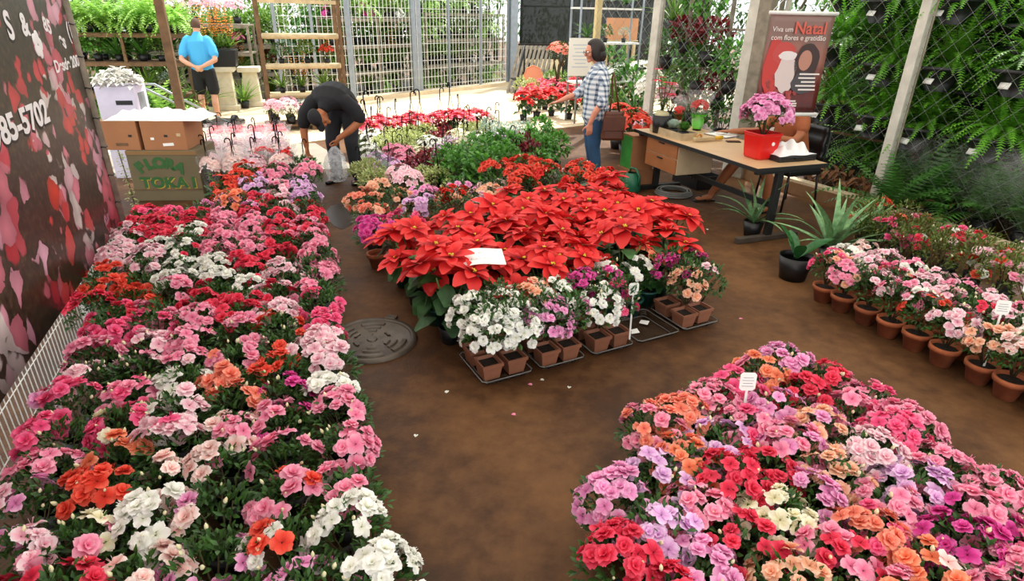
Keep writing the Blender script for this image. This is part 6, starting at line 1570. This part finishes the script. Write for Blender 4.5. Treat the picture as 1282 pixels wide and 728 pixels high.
# near arm (her left) hangs along the bag, far arm reaches forward
limb(B, [V(-.01, .165, 1.29), V(-.02, .215, 1.14), V(-.01, .235, 1.00)], [.050, .042, .036]); limb(B, [V(-.01, .235, 1.00), V(.06, .235, .88), V(.105, .225, .76)], [.036, .034, .024])
add_hand(B, V(.105, .225, .755), V(.02, -.02, -1), V(0, -1, 0), -1, .92, .22)
limb(B, [V(.0, -.165, 1.29), V(.07, -.20, 1.15), V(.16, -.20, 1.03)], [.050, .042, .036]); limb(B, [V(.16, -.20, 1.03), V(.29, -.185, .98), V(.37, -.17, .945)], [.036, .033, .023])
add_hand(B, V(.375, -.17, .943), V(1, .1, -.25), V(0, .3, -1), 1, .92, .18)
fuse(B, 'body', SK_P, wo, .0075)
def plaid():
    N = NT('plaid_cloth'); tc = N.node('ShaderNodeTexCoord').outputs['Object']; sp = N.node('ShaderNodeSeparateXYZ'); N.link(tc, sp.inputs[0])
    a = N.node('ShaderNodeMath', operation='ADD'); N.link(sp.outputs[0], a.inputs[0]); N.link(sp.outputs[1], a.inputs[1])
    def band(src, per, w_):
        m1 = N.node('ShaderNodeMath', operation='MULTIPLY'); N.link(src, m1.inputs[0]); m1.inputs[1].default_value = 1/per
        m2 = N.node('ShaderNodeMath', operation='FRACT'); N.link(m1.outputs[0], m2.inputs[0])
        m3 = N.node('ShaderNodeMath', operation='LESS_THAN'); N.link(m2.outputs[0], m3.inputs[0]); m3.inputs[1].default_value = w_
        return m3.outputs[0]
    s1 = N.node('ShaderNodeMath', operation='ADD'); N.link(band(a.outputs[0], .048, .45), s1.inputs[0]); N.link(band(sp.outputs[2], .055, .45), s1.inputs[1])
    h = N.node('ShaderNodeMath', operation='MULTIPLY'); N.link(s1.outputs[0], h.inputs[0]); h.inputs[1].default_value = .5
    col = N.ramp(h.outputs[0], [(0, lin('#e6eaee')), (.5, lin('#9fadbe')), (1, lin('#46566e'))]); N.link(col, N.b.inputs['Base Color']); N.b.inputs['Roughness'].default_value = .85
    return N.m
M['plaid'] = plaid()
T = MB()
limb(T, [V(0, 0, .80), V(.0, 0, .86), V(.01, 0, .98), V(.005, 0, 1.12), V(.01, 0, 1.26), V(.0, 0, 1.37)], [(.19, .15), (.186, .146), (.165, .132), (.172, .136), (.176, .112), (.075, .065)], V(0, 1, 0))
limb(T, [V(-.01, .15, 1.29), V(-.02, .205, 1.15), V(-.012, .232, 1.00)], [.066, .062, .056]); limb(T, [V(0, -.15, 1.29), V(.06, -.195, 1.16), V(.15, -.20, 1.035)], [.066, .062, .054])
T.tube([V(-.01, .232, 1.02), V(0, .236, .965)], .060, 14, 0, None, True); T.tube([V(.135, -.20, 1.05), V(.18, -.20, 1.02)], .058, 14, 0, None, True)
T.tube([V(-.04, 0, 1.37), V(.0, .045, 1.385), V(.065, .05, 1.345)], .016, 8, 0, None, True); T.tube([V(-.04, 0, 1.37), V(.0, -.045, 1.385), V(.065, -.05, 1.345)], .016, 8, 0, None, True)
fuse(T, 'plaid_shirt', M['plaid'], wo, .009, 4)
T = MB()
limb(T, [V(0, 0, .93), V(0, 0, .84), V(0, 0, .78)], [(.15, .12), (.172, .13), (.15, .12)], V(0, 1, 0))
for s in (-1, 1): limb(T, [V(0, s*.08, .83), V(.018, s*.085, .62), V(.012, s*.085, .45), V(-.02, s*.085, .28), V(-.025, s*.085, .07)], [.100, .086, .066, .062, .056])
fuse(T, 'jeans', mat('blue_denim', '#2f5377', .85, var=.25, vscale=6, bump=.1), wo, .009, 4)
Mw, cw = hfw
T = MB()
T.ball(cw+Mw @ V(-.018, 0, .022), (.105, .092, .112), 18, 12, 0, lambda p, q: q if p.x < .55 or p.z > .5 else q*.84, Mw)
T.ball(cw+Mw @ V(-.045, 0, -.055), (.075, .094, .085), 16, 10, 0, None, Mw)
T.ball(cw+Mw @ V(.005, .072, -.02), (.055, .026, .085), 12, 8, 0, None, Mw); T.ball(cw+Mw @ V(.005, -.072, -.02), (.055, .026, .085), 12, 8, 0, None, Mw)
fuse(T, 'hair', mat('dark_brown_hair', '#1f100b', .55), wo, .007, 4)
T = MB()
for y in (-.033, .033): T.tube([cw+Mw @ V(.098, y+.026*math.cos(a), .006+.020*math.sin(a)) for a in [2*PI*k/14 for k in range(15)]], .0022, 5)
for y in (-1, 1): T.tube([cw+Mw @ V(.095, y*.058, .01), cw+Mw @ V(.0, y*.082, .008)], .002, 5)
T.obj('glasses', M['black'], wo, True)
for y in (-.033, .033):
    o = MB().ball(cw+Mw @ V(.080, y, .008), (.011, .014, .011), 10, 8, 0, None, Mw).obj('eye', M['white_card'], wo, True); MB().ball(cw+Mw @ V(.0905, y, .007), (.003, .006, .006), 8, 6, 0, None, Mw).obj('iris', M['black_pot'], o, True)
for s in (-1, 1): shoe(wo, 'shoe', V(.15, s*.10, 0), V(-.06, s*.085, 0), mat('dark_shoe', '#2a2320', .6))
M['leather'] = mat('brown_leather', '#5b2d17', .4, var=.2, vscale=8, bump=.15)
hb = thing('handbag', 'brown leather shoulder bag hanging at the hip of the woman in plaid', 'bag', wp0+Vector((.18, -.27, .60)), R(186))
MB().box((0, 0, .17), (.28, .10, .34), taper=.8).obj('bag_body', M['leather'], hb, bevel=.03); MB().box((0, .055, .20), (.26, .012, .17)).obj('flap', M['leather'], hb, bevel=.008)
MB().tube([(-.06, .02, .32), (.0, .045, .52), (.04, .05, .70), (.045, .0, .755), (.045, -.05, .70), (.05, .02, .50), (.06, .02, .32)], .010, 6).obj('shoulder_strap', M['leather'], hb, True)
# ---- bending man in black
bp0 = at(432, 229); bp0.z = 0
bm = thing('person', 'man in black T-shirt and cap bending far down over the flowers with a plastic bag', 'person', bp0, R(-97))
B = MB()
hipz = .90; hip = V(-.16, 0, hipz); sh = V(.27, .0, 1.00); neck = V(.33, -.02, .955)
limb(B, [hip, V(-.06, 0, 1.0), V(.08, 0, 1.06), V(.20, 0, 1.045), V(.30, 0, .98)], [(.165, .12), (.165, .12), (.19, .125), (.20, .11), (.10, .08)], V(0, 1, 0))
limb(B, [V(.27, -.01, .985), V(.36, -.035, .90)], [.062, .055])
hfb = head_frame((.405, -.06, .845), (.25, .55, -.75), (.85, -.25, -.25)); add_head(B, hfb, 1.0)
for s in (-1, 1):
    kn = V(-.02, s*.12, .50); an = V(-.10, s*.13, .09)
    limb(B, [V(-.16, s*.09, .90), V(-.08, s*.11, .70), kn, V(-.07, s*.125, .3), an], [.10, .085, .06, .058, .04])
    limb(B, [an, V(-.06, s*.135, .04), V(.10, s*.16, .03)], [(.04, .04), (.04, .038), (.036, .022)], V(0, 1, 0))
# his right arm (y<0) straight down, left arm bent
rw = V(.30, -.30, .49); limb(B, [V(.24, -.20, .99), V(.28, -.29, .85), V(.29, -.31, .70)], [.065, .055, .046]); limb(B, [V(.29, -.31, .70), V(.30, -.31, .60), rw], [.046, .042, .030]); add_hand(B, rw, V(.05, .1, -1), V(0, 1, 0), 1, 1.05, .6)
lw = V(.30, .10, .60); limb(B, [V(.22, .20, 1.0), V(.20, .31, .90), V(.20, .34, .79)], [.065, .056, .047]); limb(B, [V(.20, .34, .79), V(.26, .23, .69), lw], [.047, .043, .031]); add_hand(B, lw, V(.25, -.45, -.8), V(-.3, -1, .4), -1, 1.05, .8)
fuse(B, 'body', SK_T, bm, .009)
M['blackcloth'] = mat('black_cotton', '#15161a', .85, bump=.15, bscale=25)
T = MB()
limb(T, [V(-.20, 0, .90), V(-.07, 0, 1.0), V(.08, 0, 1.065), V(.20, 0, 1.045), V(.29, 0, .985), V(.325, -.01, .955)], [(.185, .14), (.188, .142), (.21, .148), (.225, .140), (.17, .105), (.085, .08)], V(0, 1, 0))
limb(T, [V(.24, -.18, .995), V(.275, -.28, .86), V(.285, -.305, .76)], [.088, .082, .078]); limb(T, [V(.22, .18, 1.005), V(.205, .29, .91), V(.2, .33, .83)], [.088, .082, .078])
fuse(T, 't_shirt', M['blackcloth'], bm, .010, 5)
T = MB()
limb(T, [V(-.10, 0, .99), hip, V(-.17, 0, .82)], [(.175, .125), (.19, .145), (.17, .13)], V(0, 1, 0))
for s in (-1, 1): limb(T, [V(-.16, s*.09, .88), V(-.08, s*.11, .70), V(-.02, s*.12, .50), V(-.06, s*.125, .3), V(-.09, s*.13, .10)], [.115, .10, .082, .078, .072])
fuse(T, 'trousers', mat('dark_trousers', '#23242a', .85, var=.2, vscale=10), bm, .010, 5)
for s in (-1, 1): shoe(bm, 'boot', V(.13, s*.17, 0), V(-.14, s*.125, 0), M['black'], .05, .09, V(-.10, s*.13, .16))
Mb, cb = hfb
T = MB(); T.ball(cb+Mb @ V(-.008, 0, .028), (.106, .088, .100), 18, 12, 0, lambda p, q: q if p.z > -.25 else q*.7, Mb)
T.tube([cb+Mb @ V(.07, 0, .05), cb+Mb @ V(.13, 0, .045), cb+Mb @ V(.16, 0, .035)], [(.075, .010), (.07, .008), (.045, .006)], 12, 0, Mb @ V(0, 1, 0), True)
fuse(T, 'cap', M['blackcloth'], bm, .008, 3)
Mloc = Matrix.Translation(bp0) @ Matrix.Rotation(R(-97), 4, 'Z')
T = MB(); seg = 16; vs = []; r = random.Random(2)
for i, (rr, z) in enumerate([(.02, .0), (.05, -.04), (.10, -.12), (.13, -.22), (.135, -.32), (.10, -.40), (.02, -.43)]):
    for k in range(seg): a = 2*PI*k/seg; q = rr*(1+r.uniform(-.22, .22)); vs.append((q*math.cos(a), q*math.sin(a)*.6, z))
T.add(vs, [(i*seg+k, i*seg+(k+1) % seg, (i+1)*seg+(k+1) % seg, (i+1)*seg+k) for i in range(6) for k in range(seg)])
pbg = T.obj('plastic_bag', film_mat('bag_film', '#dfe3e8', .33, .12), None, True, loc=Mloc @ V(.33, .05, .52)); tag(pbg, 'clear crumpled plastic bag hanging from the hand of the bending man', 'bag')
pt_ = Mloc @ V(.33, -.30, 0)
t = plant('bushy', Vector((pt_.x-.02, pt_.y-.04, 0)), 'small green plant in a hooked pot gripped by the bending man', None, .95, 'small', 999, hook=True)
# ---- seated person behind the desk
sp0 = CC
se = thing('person', 'seated person behind the desk in a brown top, face hidden by the hanging poster', 'person', sp0, R(201))
B = MB()
limb(B, [V(.0, 0, .50), V(.03, 0, .66), V(.09, 0, .82), V(.15, 0, .96), V(.19, 0, 1.04)], [(.18, .13), (.165, .13), (.175, .13), (.17, .10), (.085, .07)], V(0, 1, 0))
limb(B, [V(.18, 0, 1.02), V(.22, 0, 1.12)], [.056, .05]); hfs = head_frame((.255, 0, 1.19), (1, 0, -.5), (.5, 0, 1)); add_head(B, hfs, .97)
kneeR, footR = V(.50, -.28, .50), V(.68, -.42, .09)     # y<0: his right = towards far end of the desk
kneeL, footL = V(.46, .12, .50), V(.38, .14, .09)
for kn, ft, s in ((kneeR, footR, -1), (kneeL, footL, 1)):
    limb(B, [V(.02, s*.10, .52), V(.25, (s*.10+kn.y)/2, .53), kn], [.105, .09, .062]); limb(B, [kn, (kn+ft)/2+V(-.015, 0, .03), ft], [.06, .062, .038])
    limb(B, [ft, ft+V(.0, 0, -.045), ft+V(.17, s*.03, -.06)], [(.038, .038), (.04, .038), (.036, .02)], V(0, 1, 0))
limb(B, [V(.14, -.19, .98), V(.22, -.27, .87), V(.30, -.31, .80)], [.058, .048, .042]); limb(B, [V(.30, -.31, .80), V(.42, -.36, .80), V(.52, -.44, .79)], [.042, .039, .028]); add_hand(B, V(.525, -.445, .79), V(.7, -.6, -.05), V(0, 0, -1), -1, .98, .10)
limb(B, [V(.14, .19, .98), V(.20, .24, .85), V(.27, .24, .79)], [.058, .048, .042]); limb(B, [V(.27, .24, .79), V(.35, .12, .80), V(.42, .02, .79)], [.042, .039, .028]); add_hand(B, V(.425, .015, .79), V(.7, -.7, -.05), V(0, 0, -1), 1, .98, .10)
fuse(B, 'body', SK_T, se, .009)
T = MB(); limb(T, [V(.0, 0, .49), V(.03, 0, .66), V(.09, 0, .82), V(.15, 0, .96), V(.185, 0, 1.03)], [(.20, .15), (.185, .148), (.195, .148), (.185, .118), (.09, .085)], V(0, 1, 0))
for s in (-1, 1): limb(T, [V(.13, s*.16, .985), V(.17, s*.22, .92)], [.076, .070])
fuse(T, 'top', mat('brown_top', '#a35a34', .8), se, .010)
T = MB(); limb(T, [V(.0, 0, .56), V(.02, 0, .50)], [(.19, .14), (.19, .13)], V(0, 1, 0))
for s in (-1, 1): limb(T, [V(.02, s*.10, .52), V(.18, s*.11, .535)], [.122, .112])
fuse(T, 'shorts', mat('dark_shorts', '#2a2a30', .85), se, .010)
Ms, cs = hfs
T = MB(); T.ball(cs+Ms @ V(-.015, 0, .02), (.105, .088, .112), 18, 12, 0, lambda p, q: q if p.x < .5 or p.z > .5 else q*.75, Ms); fuse(T, 'hair', mat('black_hair', '#1c1412', .6), se, .008, 4)
for ft, s in ((footR, -1), (footL, 1)):
    T = MB(); b = ft+V(-.05, 0, -.080); e = ft+V(.20, s*.03, -.082)
    T.tube([b, (b+e)/2, e], [(.036, .010), (.042, .010), (.038, .010)], 10, 0, V(0, 1, 0), True); m_ = (b*.35+e*.65)
    T.tube([m_+V(-.04, -.045, .0), m_+V(.02, 0, .055), m_+V(-.04, .045, .0)], [.009]*3, 6); T.obj('flip_flop', M['black'], se, True)
# ---- person crouching far behind the display rack
p = aty(365, 52, 16.6); p.z = .012
cp = thing('person', 'person in a pale green shirt bent over plants behind the display rack', 'person', p, R(180))
B = MB(); limb(B, [V(-.05, 0, .85), V(.15, 0, 1.15), V(.32, 0, 1.28)], [(.17, .13), (.19, .15), (.12, .1)], V(0, 1, 0)); limb(B, [V(.32, 0, 1.27), V(.42, 0, 1.27)], [.058, .052]); hfc = head_frame((.49, 0, 1.24), (.7, 0, -.7), (.7, 0, .7)); add_head(B, hfc)
for s in (-1, 1):
    limb(B, [V(-.05, s*.09, .87), V(.03, s*.10, .48), V(-.04, s*.11, .08), V(.1, s*.12, .04)], [.1, .062, .045, .035]); limb(B, [V(.28, s*.19, 1.2), V(.38, s*.25, 1.0), V(.5, s*.18, .85)], [.056, .043, .03]); add_hand(B, V(.5, s*.18, .85), V(.6, -s*.3, -.6), V(-.5, 0, -.6), s, 1, .5)
fuse(B, 'body', SK_P, cp, .012, 3)
T = MB(); limb(T, [V(-.07, 0, .84), V(.15, 0, 1.155), V(.33, 0, 1.29)], [(.19, .15), (.215, .175), (.12, .11)], V(0, 1, 0))
for s in (-1, 1): limb(T, [V(.27, s*.17, 1.21), V(.34, s*.23, 1.08)], [.08, .075])
fuse(T, 'shirt', mat('pale_green_shirt', '#b9d6c2', .8), cp, .012, 3)
T = MB()
for s in (-1, 1): limb(T, [V(-.06, s*.09, .86), V(.03, s*.10, .48), V(-.03, s*.11, .08)], [.13, .09, .07])
fuse(T, 'trousers', mat('grey_trousers', '#55585c', .85), cp, .012, 3)
Mc, cc_ = hfc
T = MB(); T.ball(cc_+Mc @ V(-.01, 0, .03), (.105, .088, .10), 14, 10, 0, lambda p, q: q if p.z > -.3 else q*.7, Mc); fuse(T, 'cap', mat('dark_cap', '#3a3a3a', .8), cp, .01, 3)
def unseen_roof_mat():
    N = NT('unseen_translucent_roof'); tr = N.node('ShaderNodeBsdfTranslucent'); tr.inputs[0].default_value = (.58, .55, .50, 1)
    df = N.node('ShaderNodeBsdfDiffuse'); df.inputs[0].default_value = (.5, .5, .48, 1); ad = N.node('ShaderNodeMixShader'); ad.inputs[0].default_value = .25
    N.link(tr.outputs[0], ad.inputs[1]); N.link(df.outputs[0], ad.inputs[2]); N.link(ad.outputs[0], N.o.inputs['Surface']); return N.m
RM = unseen_roof_mat()
for n, (u0, u1) in enumerate([(-7, -2.02), (-2, 2.98), (3, 7.2)]):  # unseen roof added to shade the front; its edge keeps the ferns lit
    mb = MB(); nx = int((u1-u0)/.18); vs = []
    for i in range(nx+1):
        for v in (-5.0, 10.4): p = uv(u0+(u1-u0)*i/nx, v); vs.append((p.x, p.y, 4.3+.02*(i % 2)+.05*n))
    mb.add(vs, [(i*2, i*2+1, i*2+3, i*2+2) for i in range(nx)])
    struct(mb.obj('unseen_roof' if n == 0 else 'unseen_roof_sheet', RM))
# ------------------------------------------------------------------ light and camera
w = bpy.data.worlds.new('World'); S.world = w; w.use_nodes = True
bg = w.node_tree.nodes['Background']
bg.inputs[0].default_value = (.93, .97, 1.0, 1); bg.inputs[1].default_value = 1.0
sd = bpy.data.lights.new('sun', 'SUN'); sd.energy = 3.2; sd.angle = R(3); sd.color = (1, .95, .86)
so = bpy.data.objects.new('sun', sd); COL.objects.link(so); so.rotation_euler = (R(-32), R(14), 0)
cd = bpy.data.cameras.new('camera'); cam = bpy.data.objects.new('camera', cd); COL.objects.link(cam)
cd.sensor_width = 36; cd.lens = 36*F/PW; cd.clip_end = 200; cd.clip_start = .05
cam.location = (0, 0, CH)
Mx = Matrix.Rotation(PI/2-TH, 3, 'X') @ Matrix.Rotation(ROLL, 3, 'Z')
cam.rotation_euler = Mx.to_euler()
S.camera = cam
S.view_settings.view_transform = 'Standard'; S.view_settings.look = 'None'; S.view_settings.gamma = 1; S.view_settings.use_curve_mapping = False
S.view_settings.exposure = 1.1
S.cycles.max_bounces = 8; S.cycles.transparent_max_bounces = 24; S.cycles.diffuse_bounces = 4; S.cycles.glossy_bounces = 3
S.cycles.caustics_reflective = False; S.cycles.caustics_refractive = False
S.cycles.use_denoising = True
